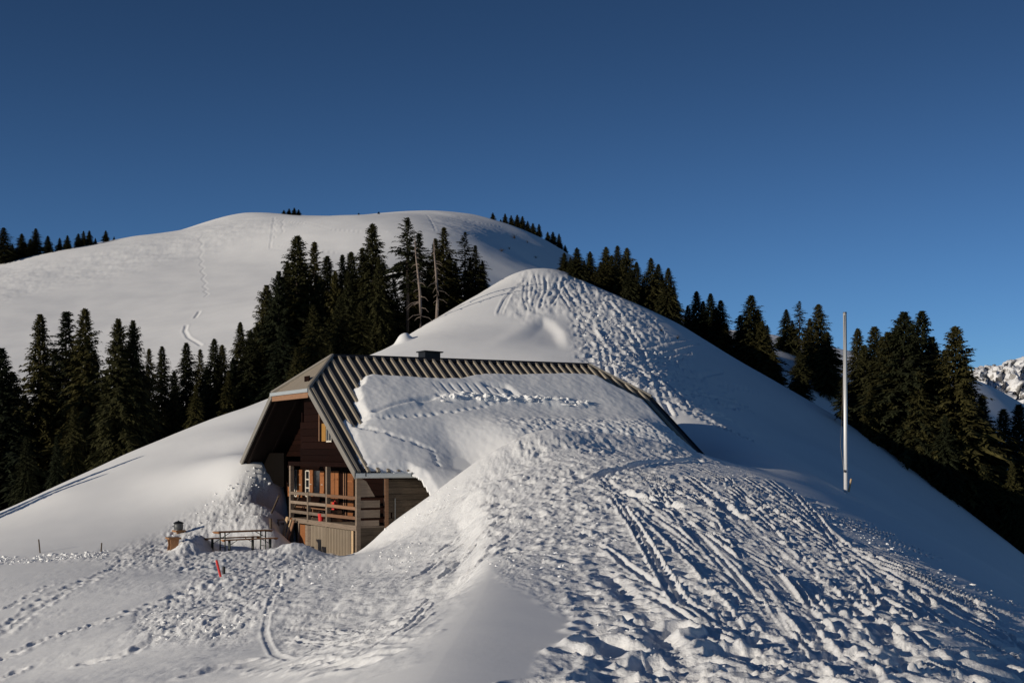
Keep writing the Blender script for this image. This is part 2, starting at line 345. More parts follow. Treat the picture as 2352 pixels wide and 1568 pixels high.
def poly_sd(poly, x, y):                 # signed distance, positive inside
    d = np.full(x.shape, 1e9); ins = np.zeros(x.shape, bool); k = len(poly)
    for i in range(k):
        x0, y0 = poly[i]; x1, y1 = poly[(i + 1) % k]; ex, ey = x1 - x0, y1 - y0
        t = np.clip(((x - x0) * ex + (y - y0) * ey) / (ex * ex + ey * ey + 1e-9), 0, 1)
        d = np.minimum(d, (x - x0 - t * ex) ** 2 + (y - y0 - t * ey) ** 2)
        ins ^= ((y0 > y) != (y1 > y)) & (x < ex * (y - y0) / (ey if abs(ey) > 1e-9 else 1e-9) + x0)
    d = np.sqrt(d); return np.where(ins, d, -d)

# ------------------------------------------------------------------ terrain grid
def stretch(a, b, s0, g):
    out = [a]; s = s0; d = 1 if b > a else -1
    while (b - out[-1]) * d > 0: out.append(out[-1] + d * s); s *= g
    return out[1:]
cols = np.array(stretch(-40, -1600, 2.6, 1.05)[::-1] + list(np.arange(-40, 2392, 2.65)) + stretch(2392, 3600, 2.6, 1.05))
def rows_between(a, b, s): return list(np.arange(math.log(a), math.log(b), s))
lys = np.array(rows_between(2.5, 9.5, .014) + rows_between(9.5, 50, .005) + rows_between(50, 67, .0036) + rows_between(67, 122, .0042) + rows_between(122, 180, .01) + rows_between(180, 530, .0036) + rows_between(530, 560, .02) + rows_between(560, 1000, .03))
NC, NR = len(cols), len(lys)
PXg, LYg = np.meshgrid(cols, lys); Yg = np.exp(LYg)
PY = row_at(PXg, Yg)
Xg = (PXg - CX) / F * Yg
Zb = (YH - PY) / F * Yg
xc = np.interp(Yg, np.linspace(4, 28, 97), np.convolve(np.pad(np.interp(np.linspace(4, 28, 97), [4, 5, 9, 10.2, 13.2, 17.6, 23, 28], [(q - CX) / F * y for q, y in ((830, 4), (850, 5), (925, 9), (962, 10.2), (1045, 13.2), (1110, 17.6), (1137, 23), (1140, 28))]), 10, 'edge'), np.ones(21) / 21, 'valid'))
dcr = xc - Xg; wcr = 0.22
zan = -1.75 - .006 * (Yg - 10) - .38 * wcr * np.logaddexp(0, dcr / wcr) - .03 * (1 - np.exp(-np.maximum(-dcr, 0) / .9))
mcr = sstep(25, 19, Yg) * sstep(-3.2, -1.6, dcr) * sstep(3.6, 1.8, dcr)
Zb = Zb * (1 - mcr) + zan * mcr
PY = YH - Zb * F / Yg
pmin = np.zeros_like(Zb); pmax = np.zeros_like(Zb); dz = np.zeros_like(Zb); groove = np.zeros_like(Zb); rim = np.zeros_like(Zb)

def block(x, y, r):
    px0, px1 = CX + F * (x - r) / max(y - r, 1), CX + F * (x + r) / max(y - r, 1)
    if x - r < 0: px0 = CX + F * (x - r) / max(y - r, 1)
    i0, i1 = np.searchsorted(lys, [math.log(max(y - r, 1)), math.log(y + r)]); j0, j1 = np.searchsorted(cols, [min(px0, CX + F * (x - r) / (y + r)), max(px1, CX + F * (x + r) / (y + r))])
    return slice(i0, i1 + 1), slice(j0, j1 + 1)
def pit(x, y, r, depth, ang=0.0, asp=1.5, rimh=0.3):
    b = block(x, y, r * asp * 2.2)
    dx, dy = Xg[b] - x, Yg[b] - y; c, s = math.cos(ang), math.sin(ang)
    q = np.sqrt(((dx * c + dy * s) / (r * asp)) ** 2 + ((-dx * s + dy * c) / r) ** 2)
    pmin[b] = np.minimum(pmin[b], -depth * np.exp(-(q ** 4)))
    pmax[b] = np.maximum(pmax[b], depth * rimh * np.exp(-((q - 1.45) / 0.35) ** 2))
def stroke(pts, wd, depth, rimh=0.35, wob=0.0):
    P = []
    for i in range(len(pts) - 1):            # subdivide so that the track stays on the ground sheet
        x0, y0 = pts[i]; x1, y1 = pts[i + 1]; k = max(1, int(math.hypot(x1 - x0, y1 - y0) / 40))
        P += [(x0 + (x1 - x0) * t / k, y0 + (y1 - y0) * t / k) for t in range(k)]
    P.append(pts[-1])
    Q = [pick(*p) for p in P]
    for i in range(len(Q) - 1):
        x0, y0, _ = Q[i]; x1, y1, _ = Q[i + 1]
        if abs(y1 - y0) > 0.35 * max(y0, y1): continue
        ex, ey = x1 - x0, y1 - y0; L2 = ex * ex + ey * ey + 1e-9; r = wd * 3.2
        i0, i1 = np.searchsorted(lys, [math.log(max(min(y0, y1) - r, 1)), math.log(max(y0, y1) + r)])
        cs = [CX + F * (xx + sg * r) / yy for xx, yy in ((x0, y0), (x1, y1)) for sg in (-1, 1)]
        j0, j1 = np.searchsorted(cols, [min(cs) - 10, max(cs) + 10]); b = (slice(i0, i1 + 1), slice(j0, j1 + 1))
        if i1 <= i0 or j1 <= j0: continue
        dx, dy = Xg[b] - x0, Yg[b] - y0; t = np.clip((dx * ex + dy * ey) / L2, 0, 1)
        d = np.hypot(dx - t * ex, dy - t * ey) / wd
        groove[b] = np.minimum(groove[b], -depth * np.exp(-d ** 4))
        rim[b] = np.maximum(rim[b], depth * rimh * np.exp(-((d - 1.5) / 0.5) ** 2))

def zone(poly, soft, y0=0, y1=1e9):
    return sstep(-soft * 0.5, soft * 1.2, poly_sd(poly, PXg, PY) + .9 * soft * ZN) * ((Yg > y0) & (Yg < y1))
ZN = fbm(Xg / (.05 * Yg + .3), Yg / (.08 * Yg + .4), 3, .6)
Z_path = zone([(1300, 1420), (1220, 1365), (1140, 1330), (1120, 1260), (1110, 1170), (1075, 1120), (1105, 1050), (1160, 1008), (1230, 982), (1400, 972), (1500, 992), (1620, 1044), (1760, 1085), (1850, 1140), (1960, 1205), (2150, 1300), (2352, 1385), (2700, 1500), (2700, 2300), (1150, 2300), (1170, 1600), (1230, 1500), (1330, 1440)], 26, 0, 64)
Z_left = np.maximum.reduce([
 zone([(835, 1268), (790, 1300), (700, 1330), (640, 1390), (560, 1470), (420, 1490), (280, 1470), (300, 1400), (430, 1330), (330, 1320), (230, 1300), (260, 1262), (380, 1208), (470, 1150), (540, 1092), (590, 1064), (645, 1072), (650, 1240), (740, 1270)], 28, 0, 70),
 zone([(-40, 1282), (250, 1262), (250, 1285), (-40, 1302)], 14, 40, 66)])
Z_bank = zone([(830, 1266), (890, 1210), (950, 1168), (1010, 1126), (1075, 1078), (1110, 1050), (1130, 1120), (1145, 1200), (1120, 1300), (1040, 1380), (960, 1450), (860, 1490), (700, 1500), (620, 1450), (650, 1380), (720, 1320), (790, 1290)], 30, 0, 62)
Z_knoll = zone([(1195, 628), (1300, 622), (1380, 668), (1470, 715), (1530, 770), (1600, 830), (1660, 920), (1700, 985), (1600, 960), (1500, 920), (1420, 870), (1360, 850), (1325, 840), (1305, 760), (1300, 725), (1180, 730), (1150, 715)], 34, 78, 119)
Z_far = zone([(-40, 620), (300, 555), (560, 495), (700, 500), (700, 530), (560, 560), (250, 650), (-40, 700)], 25, 200) + 0.8 * zone([(960, 488), (1100, 500), (1200, 545), (1130, 570), (1000, 540)], 20, 250)

# broad drift waves everywhere, then the trodden zones
dz += 0.016 * fbm(Xg / 3.1, Yg / 3.1, 3) * (Yg < 140) + 0.5 * fbm(Xg / 28, Yg / 28, 3) * sstep(130, 220, Yg)
cl1 = fbm(Xg / 0.62 + 0.5 * perlin(Xg / 1.3, Yg / 1.3), Yg / 0.75, 4, 0.6)
cl2 = np.abs(fbm(Xg / 0.95, Yg / 1.1, 3, 0.55))
dz += sstep(50, 62, Yg) * sstep(128, 110, Yg) * (.011 * fbm((Xg + .5 * Yg) / 1.7, (Yg - .5 * Xg) / .7, 3, .6) * sstep(-.1, .4, fbm(Xg / 9, Yg / 9, 2)) + .02 * fbm(Xg / 4, Yg / 4, 2))
# ski scrapes on the path run towards the lower right of the photo
sx, sy = pick(1500, 1230)[:2]; tx, ty = pick(2250, 1500)[:2]; al = math.atan2(ty - sy, tx - sx); ca, sa = math.cos(al), math.sin(al)
al1, ac1 = Xg * ca + Yg * sa, -Xg * sa + Yg * ca
sk = fbm(al1 / 2.6 + 0.35 * perlin(Xg / 1.7, Yg / 1.7), ac1 / 0.42, 4, 0.58)
wr = sstep(1420, 1800, PXg + 0.35 * (PY - 1200))
nf = 0.40 + 0.40 * sstep(12, 40, Yg)
crumb = fbm(Xg / 0.15, Yg / 0.2, 3, .6)
wob = 0.12 * perlin(Xg / 1.1, Yg / 1.1) + .55 * perlin(Xg / 3.2, Yg / 4.5) + .45 * perlin(Xg / 7 + 3, Yg / 10)
def ridged(x, y): return 1 - 2.6 * np.abs(perlin(x, y))
sk1 = ridged(al1 / 1.9, (ac1 + wob) / 0.15) + .5 * ridged(al1 / 1.1 + 7, (ac1 + wob) / 0.075); sk2 = ridged(al1 / 3.0 + 5, (ac1 + 2 * wob) / 0.42); gate = sstep(-.15, .35, fbm(al1 / 3 + 9, ac1 / 1.2, 2))
def T(x): return np.tanh(3.2 * x)
qf = 1 - .5 * wr
dz += Z_path * nf * (0.030 * T(cl1) * qf * (1 - .4 * wr) - 0.035 * (cl2 - 0.2) * qf + wr * (.030 * sk1 * (.1 + gate) + .016 * T(sk2 - .25) * (.1 + gate) + .010 * T(fbm(Xg / .9, Yg / 1.3, 3))) + (1 - wr) * (.030 * T(sk) + .010 * sk1) + .020 * crumb * qf + .010 * T(fbm(Xg / .09, Yg / .14, 2)) * qf)
# steep sunlit shoulder: the crest drops quickly to the left before the slope eases
crp = [pick(*p) for p in ((1030, 1108), (1080, 1118), (1118, 1165), (1132, 1215), (1138, 1262), (1126, 1305), (1085, 1375), (1030, 1450), (985, 1520), (950, 1575))]
crX = np.array([p[0] for p in crp]); crY = np.array([p[1] for p in crp]); o_ = np.argsort(crY)
crd = np.interp(Yg, crY[o_], crX[o_]) + .10 * perlin(Xg / .7, Yg / 1.3) * sstep(19, 26, Yg) - Xg
son = sstep(17.0, 24, Yg) * sstep(50, 44, Yg)
dz += son * (-.42 * sstep(-.05, .95, crd) * (1 - sstep(1.2, 6, crd)))
bil = np.abs(perlin(Xg / 0.42 + 3, Yg / 0.5)) * 1.3
tpx, tpy, _ = ground(560, 57.2); pitm = np.exp(-(((Xg - tpx) / 2.2) ** 6 + ((Yg - tpy) / 2.3) ** 6))
dz += Z_left * (1 - .85 * pitm) * (.08 * fbm(Xg / 1.3, Yg / 2.0, 2) + .032 * fbm(Xg / .27, Yg / .6, 2) * 1.8 + .018 * T(fbm(Xg / .13, Yg / .4, 2)) + .030 * T(bil - .3) * sstep(.1, .4, fbm(Xg / 1.8, Yg / 2.4, 2)))
dz += Z_bank * (0.05 * fbm(al1 / 1.8, ac1 / 0.9, 4, 0.6) + 0.045 * cl1 + .04 * (bil - .25))
Z_all = zone([(-60, 1310), (300, 1285), (830, 1280), (1080, 1130), (1130, 1250), (1080, 1370), (940, 1590), (-60, 1590)], 40, 12, 62)
dz += Z_all * (.010 * T(fbm(Xg / .3, Yg / .7, 3)) * sstep(-.2, .3, fbm(Xg / 2.5, Yg / 3.5, 2)) + .016 * ridged((Xg * .5 + Yg * .86) / 3.0, (Xg * .86 - Yg * .5) / .5) * sstep(-.1, .4, fbm(Xg / 3 + 5, Yg / 4, 2)) + .012 * fbm(Xg / .6, Yg / 1.0, 2))
dz += Z_knoll * (0.055 * T(fbm(Xg / .5, Yg / .8, 3)) - 0.05 * cl2 + 0.05 * fbm((Xg * .8 - Yg * .6) / 0.9, (Xg * .6 + Yg * .8) / 4, 3))
dz += Z_far * 0.42 * fbm((Xg + 0.6 * Yg) / 9, (Yg - 0.3 * Xg) / 4.0, 4, 0.55)

def pits_in(poly, num, r, dep, ymin=7):
    xs = [p[0] for p in poly]; ys = [p[1] for p in poly]; k = 0; pa = np.array(poly)
    tries = 0
    while k < num and tries < num * 12:
        tries += 1
        p = (rng.uniform(min(xs), max(xs)), rng.uniform(min(ys), max(ys)))
        if poly_sd(poly, np.array([p[0]]), np.array([p[1]]))[0] < 0: continue
        x, y, _ = pick(p[0], p[1], ymin)
        pit(x, y, r * rng.uniform(.7, 1.35), dep * rng.uniform(.5, 1.4), rng.uniform(0, 3.1), rng.uniform(1.1, 2.0), rng.uniform(.2, .5)); k += 1
pits_in([(1240, 1568), (1300, 1470), (1420, 1390), (1700, 1440), (2000, 1500), (2352, 1490), (2352, 1600), (1240, 1600)], 46, 0.16, 0.13)
pits_in([(1420, 1390), (1300, 1330), (1420, 1200), (1700, 1180), (2000, 1260), (2300, 1420), (2000, 1500)], 80, 0.13, 0.075)
pits_in([(1130, 1290), (1120, 1180), (1200, 1010), (1500, 1015), (1680, 1070), (1500, 1180), (1300, 1290)], 320, 0.14, 0.07)
pits_in([(1310, 720), (1380, 700), (1420, 760), (1480, 830), (1420, 850), (1330, 830)], 90, 0.17, 0.09, 78)
pits_in([(1300, 630), (1400, 680), (1480, 720), (1420, 740), (1320, 700)], 90, 0.17, 0.10, 78)
def chain(pts, step, r, dep):
    d = 0
    for i in range(len(pts) - 1):
        x0, y0 = pts[i]; x1, y1 = pts[i + 1]; L = math.hypot(x1 - x0, y1 - y0); k = max(1, int(L / step))
        for t in range(k):
            q = (x0 + (x1 - x0) * t / k + rng.uniform(-2, 2), y0 + (y1 - y0) * t / k + rng.uniform(-2, 2)); p = pick(*q)
            pit(p[0], p[1], r * rng.uniform(.8, 1.3), dep * rng.uniform(.7, 1.3), rng.uniform(0, 3), 1.4, .4)
# ski and boot tracks: photo polylines laid on the ground
for i in range(70):
    x = rng.uniform(1330, 2330); y = rng.uniform(1140, 1560)
    if y < 1100 + (x - 1650) * .42 + 30: continue
    L = rng.uniform(120, 460); sl_ = rng.choice([rng.uniform(.28, .5), rng.uniform(.28, .5), rng.uniform(.05, .3), rng.uniform(.5, .9)]); c = rng.uniform(-.16, .16)
    stroke([(x + L * t, y + L * t * (sl_ + c * t)) for t in (0, .33, .66, 1)], rng.uniform(.03, .06) * (1 + (1568 - y) / 700), rng.uniform(.02, .055), .8)
for off in (0, 16):
    stroke([(1694 + off, 1150), (1705 + off, 1185), (1765 + off, 1228), (1860 + off, 1265), (1930 + off, 1292), (1952 + off, 1312), (1930 + off, 1338), (1880 + off, 1352)], .09, .05, .5)
for pts in ([(1790, 1090), (1860, 1150), (1940, 1195), (2050, 1250), (2200, 1318), (2352, 1390)],):
    for k in range(3): stroke([(x - 6 + 9 * k, y + 10 + 8 * k) for x, y in pts], .14, -.13, .0)
stroke([(1325, 1110), (1420, 1080), (1500, 1062), (1600, 1058)], .22, .14, .5)
stroke([(1400, 1100), (1520, 1120), (1640, 1150), (1700, 1190)], .16, .12, .8); stroke([(1420, 1130), (1560, 1165), (1650, 1172)], .16, .15, .6)
for pts in ([(645, 1312), (640, 1340), (618, 1390), (608, 1440), (630, 1475), (690, 1497), (780, 1500)],): stroke(pts, .06, .012, .8)
for i in range(26):                      # scrapes sweeping down from the crest to the left
    o1, o2 = rng.uniform(-90, 90), rng.uniform(-70, 80); t0 = rng.uniform(.34, .8); t1 = t0 + rng.uniform(.12, .3)
    P4 = [(1105, 1265 + o1), (1040, 1360 + o1), (930, 1430 + (o1 + o2) / 2), (790, 1455 + o2), (650, 1470 + o2)]
    def at(t): t = min(t, .999) * 4; k = int(t); return (P4[k][0] + (P4[k + 1][0] - P4[k][0]) * (t - k), P4[k][1] + (P4[k + 1][1] - P4[k][1]) * (t - k))
    stroke([at(t0 + (t1 - t0) * q / 5) for q in range(6)], rng.uniform(.04, .08), rng.uniform(.008, .026), 1.0)
for i in range(16):                      # scrapes higher up on the bank beside the hut
    x = rng.uniform(930, 1090); y = rng.uniform(1180, 1330); L = rng.uniform(50, 130); stroke([(x, y), (x + L * .5, y - L * .22), (x + L, y - L * .55)], rng.uniform(.07, .12), rng.uniform(.03, .06), .8)
chain([(0, 1445), (60, 1400), (130, 1360), (220, 1322), (300, 1292)], 10, .15, .055); chain([(0, 1462), (80, 1402), (160, 1355), (240, 1318)], 10, .15, .055)
chain([(0, 1515), (110, 1465), (260, 1420), (400, 1370), (520, 1330)], 22, .16, .08); chain([(20, 1395), (140, 1330)], 14, .12, .05)
chain([(0, 1560), (60, 1535)], 15, .16, .09); chain([(450, 1540), (560, 1500), (700, 1530), (860, 1525)], 22, .15, .06); chain([(430, 1420), (300, 1500), (180, 1530)], 18, .14, .06)
# knoll tracks
for pts in ([(1205, 640), (1203, 690), (1212, 712)], [(1213, 640), (1211, 690), (1220, 712)], [(1228, 632), (1236, 660), (1222, 708)], [(1240, 634), (1243, 665), (1228, 710)], [(1252, 640), (1256, 665), (1240, 705)], [(1285, 640), (1270, 668), (1252, 690), (1260, 708), (1340, 716)],
            [(1215, 640), (1185, 662), (1160, 690), (1145, 722), (1180, 724), (1250, 718), (1330, 716)], [(1295, 645), (1280, 680), (1265, 700)], [(1210, 642), (1175, 672), (1152, 722)]): stroke(pts, rng.uniform(.10, .16), rng.uniform(.03, .06), .9)
for ox in (0, 7, 15, 30, 48): chain([(1310 + ox, 690), (1322 + ox, 725), (1334 + ox, 752), (1343 + ox, 780), (1349 + ox, 810), (1356 + ox, 842)], 6, .16, .12)
for k in range(16):                      # winding tracks from the summit down past the end of the hut
    x0 = rng.uniform(1290, 1400); am, ph = rng.uniform(6, 18), rng.uniform(0, 6.28); dx = rng.uniform(40, 300)
    stroke([(x0 + dx * t + am * math.sin(7 * t + ph), 655 + max(0, x0 - 1330) * .55 + (230 + dx * .25) * t) for t in [q / 14 for q in range(rng.randint(8, 15))]], rng.uniform(.12, .2), rng.uniform(.05, .1), .9)
for ox in (0, 14, 30): chain([(1300 + ox, 640), (1360 + ox, 672), (1420 + ox, 700), (1480 + ox, 745), (1520 + ox, 800)], 8, .15, .09)
for k in range(11):                      # boot trails along the trodden path
    ox = rng.uniform(-60, 120); chain([(1290 + ox * .3, 1075 + ox * .1), (1310 + ox, 1180), (1340 + ox * 1.6, 1290), (1420 + ox * 2.6, 1400), (1500 + ox * 4, 1560)], 15, .115, .07)
for k in range(58):                      # long ski tracks fanning out from the hut end of the ridge to the lower right
    x0, y0 = rng.uniform(1340, 1790), rng.uniform(1075, 1130); x0 += max(0, (y0 - 1085)) * .5; fan = rng.random(); x1 = x0 + 260 + 760 * fan; y1 = 1250 + 260 * rng.random() + 120 * (1 - fan)
    ph, am = rng.uniform(0, 6.28), rng.uniform(4, 16); t0 = rng.uniform(0, .35); t1 = rng.uniform(.6, 1.0)
    pts = []
    for q in range(13):
        t = t0 + (t1 - t0) * q / 12; pts.append((x0 + (x1 - x0) * t + am * math.sin(5 * t + ph), y0 + (y1 - y0) * t ** 1.15 + .5 * am * math.sin(4 * t + ph)))
    pts = [p_ for p_ in pts if p_[1] > 1092 + (p_[0] - 1760) * .49]
    if len(pts) > 3:
        dp_, wd_ = rng.uniform(.03, .065), rng.uniform(.045, .075)
        stroke(pts, wd_, dp_, .9); stroke([(x + 7 + (y - 1080) * .03, y - 3) for x, y in pts], wd_, dp_, .9)
for k in range(5):
    ox = rng.uniform(-20, 160); chain([(1700 + ox * .2, 1085 + ox * .1), (1730 + ox, 1190 + ox * .3), (1800 + ox * 1.5, 1330 + ox * .2), (1700 + ox * 3, 1480), (1760 + ox * 3, 1565)], 18, .12, .075)
for i in range(130):
    x = rng.uniform(1330, 1640); y = rng.uniform(690, 950)
    if y < 680 + (x - 1330) * .68 or y > 850 + (x - 1380) * .52: continue
    L = rng.uniform(50, 150); s_ = rng.choice([-.15, .25, .45, .6]); stroke([(x, y), (x + L * .5, y + L * .5 * s_ + rng.uniform(-6, 6)), (x + L, y + L * s_)], rng.uniform(.12, .2), rng.uniform(.05, .12), .8)
# far hill tracks
def zigzag(pts, wd, dep, amp, num):
    out = []
    for i in range(len(pts) - 1):
        for t in range(num): out.append((pts[i][0] + (pts[i + 1][0] - pts[i][0]) * t / num + amp * (-1) ** t, pts[i][1] + (pts[i + 1][1] - pts[i][1]) * t / num))
    stroke(out, wd, dep, .5)
zigzag([(462, 540), (462, 600), (470, 650), (476, 690)], .3, .07, 5, 6); stroke([(458, 718), (448, 732)], .35, .14); stroke([(428, 748), (424, 760), (432, 772), (462, 795)], .35, .14)
for pts in ([(630, 500), (624, 545), (620, 572), (660, 580)], [(690, 510), (760, 527), (830, 534), (900, 536)], [(660, 512), (700, 516)], [(640, 566), (680, 570)], [(1000, 500), (1060, 506), (1120, 530)], [(1040, 495), (1100, 512), (1150, 520)], [(1010, 515), (1070, 530), (1110, 556)], [(980, 495), (1000, 530)], [(700, 575), (770, 580)]): stroke(pts, .32, .07, .6)
zigzag([(632, 505), (628, 560)], .3, .08, 4, 8); zigzag([(650, 505), (648, 545)], .3, .08, 3, 6)
dz += np.minimum(groove, pmin) + np.maximum(rim * (1 + np.clip(groove / 0.1, -1, 0)), pmax * (1 + np.clip(pmin / 0.1, -1, 0)))
# wind lip on the knoll and the snow-capped hump beside the trees
lipP = [pick(*p, 78) for p in ((1130, 800), (1180, 768), (1215, 742), (1245, 731), (1275, 740), (1298, 765), (1312, 800), (1320, 835))]
lipx = np.array([p[0] for p in lipP]); lipy = np.array([p[1] for p in lipP])
lsd = poly_sd(list(zip(lipx, lipy)) , Xg, Yg) * ((Yg > 80) & (Yg < 112))
lw = sstep(lipx[1], lipx[6], Xg); lon = (lsd != 0) * (1 - sstep(765, 812, PY))
dz += lon * (-(0.05 + 0.26 * lw) * sstep(0.0, 1.6 - 0.7 * lw, lsd) * (1 - sstep(1.5, 6, lsd)) + 0.06 * np.exp(-(lsd / 0.7) ** 2))
hx, hy, _ = ground(926, 97.5)
dz += 0.62 * np.exp(-(((Xg - hx) / 0.55) ** 2 + ((Yg - hy) / 0.9) ** 2) ** 1.5)
mx_, my_, _ = pick(1943, 1130, 50)
dz -= .10 * np.exp(-(((Xg - mx_) / .28) ** 2 + ((Yg - my_) / .4) ** 2))
# pit dug behind the tables
tx_, ty_, _ = ground(545, 57.5)
dz -= 0.35 * pitm
tx_, ty_, _ = ground(452, 56.2)
dz += 0.75 * np.exp(-(((Xg - tx_) / 0.6) ** 2 + ((Yg - ty_) / 2.2) ** 2) ** 1.3) * (1 + .4 * cl1)
tx_, ty_, _ = ground(690, 52.6)
dz += 0.32 * np.exp(-(((Xg - tx_) / 0.8) ** 2 + ((Yg - ty_) / 0.8) ** 2))
# keep the snow out of the front rooms and the open veranda of the hut
LA, LB = to_local(Xg, Yg)
Z = Zb + dz
lim = -4.15 + 0.02 * cl1
inside = (LA > 0.2) & (LA < 7.0) & (LB > 0.62) & (LB < np.where(LA < 1.95, 9.7, 15.15))
Z = np.where(inside & (Z > lim), lim, Z)
rough = np.clip(.35 * Z_all + Z_path + Z_left + 0.8 * Z_bank + 0.7 * Z_knoll, 0, 1)

def grid_mesh(name, X, Y, Zz, mat, attr=None, keep=None):
    r, c = X.shape; co = np.stack([X, Y, Zz], -1).reshape(-1, 3).astype(np.float32)
    idx = np.arange(r * c).reshape(r, c)
    q = np.stack([idx[:-1, :-1], idx[:-1, 1:], idx[1:, 1:], idx[1:, :-1]], -1).reshape(-1, 4)
    if keep is not None: q = q[keep.reshape(-1)]
    me = bpy.data.meshes.new(name); me.vertices.add(len(co)); me.vertices.foreach_set('co', co.ravel())
    me.loops.add(q.size); me.loops.foreach_set('vertex_index', q.ravel().astype(np.int32))
    me.polygons.add(len(q)); me.polygons.foreach_set('loop_start', np.arange(0, q.size, 4, dtype=np.int32)); me.polygons.foreach_set('loop_total', np.full(len(q), 4, np.int32))
    me.polygons.foreach_set('use_smooth', np.ones(len(q), bool))
    if attr is not None:
        a = me.attributes.new('rough', 'FLOAT', 'POINT'); a.data.foreach_set('value', attr.reshape(-1).astype(np.float32))
    me.update(calc_edges=True); me.materials.append(mat)
    o = bpy.data.objects.new(name, me); COL.objects.link(o); return o
tag(grid_mesh('snowy_ground', Xg, Yg, Z, M['snow'], rough), 'snow covered ridge and hills with ski tracks', 'snow', kind='structure')

def snow_z(px, Y):                        # height of the finished snow sheet
    i = min(max(np.searchsorted(lys, math.log(Y)), 1), NR - 1); j = min(max(np.searchsorted(cols, px), 1), NC - 1)
    return float(Z[i - 1:i + 1, j - 1:j + 1].mean())
def snow_pt(px, py, ymin=7.0):
    x, y, _ = pick(px, py, ymin); return (x, y, snow_z(px, y))

# distant rocky range on the right
mc = np.arange(2180, 3400, 3.0); mt = np.linspace(0, 1, 110); MC, MT = np.meshgrid(mc, mt)
crest = np.interp(mc, [2180, 2250, 2268, 2285, 2296, 2312, 2340, 2352, 2400, 2600, 3000, 3400], [880, 862, 853, 855, 863, 851, 838, 835, 822, 790, 830, 900])
crest = crest + 11 * fbm(mc / 13, mc * 0 + 3, 5, .65) - 5 * np.abs(perlin(mc / 9, mc * 0 + 8))
MY = 3600 - 900 * (1 - MT)
mrow = crest[None, :] * MT + 1080 * (1 - MT) ** 1.15 + (crest[None, :] - crest.mean()) * 0
ridge = 1 - np.abs(fbm(MC / 40, MT * 7, 5, .55)) * 2
MZ = (YH - mrow) / F * MY + 38 * (ridge - .5) * np.sin(np.pi * np.clip(MT, 0, 1)) ** .6
MXx = (MC - CX) / F * MY + 25 * fbm(MC / 30 + 9, MT * 6, 4) 
MYy = MY + 110 * (fbm(MC / 26 + 4, MT * 5 + 2, 5, .6))
tag(grid_mesh('rocky_mountain', MXx, MYy, MZ, M['rock']), 'distant rocky mountain streaked with snow', 'mountain', kind='structure')

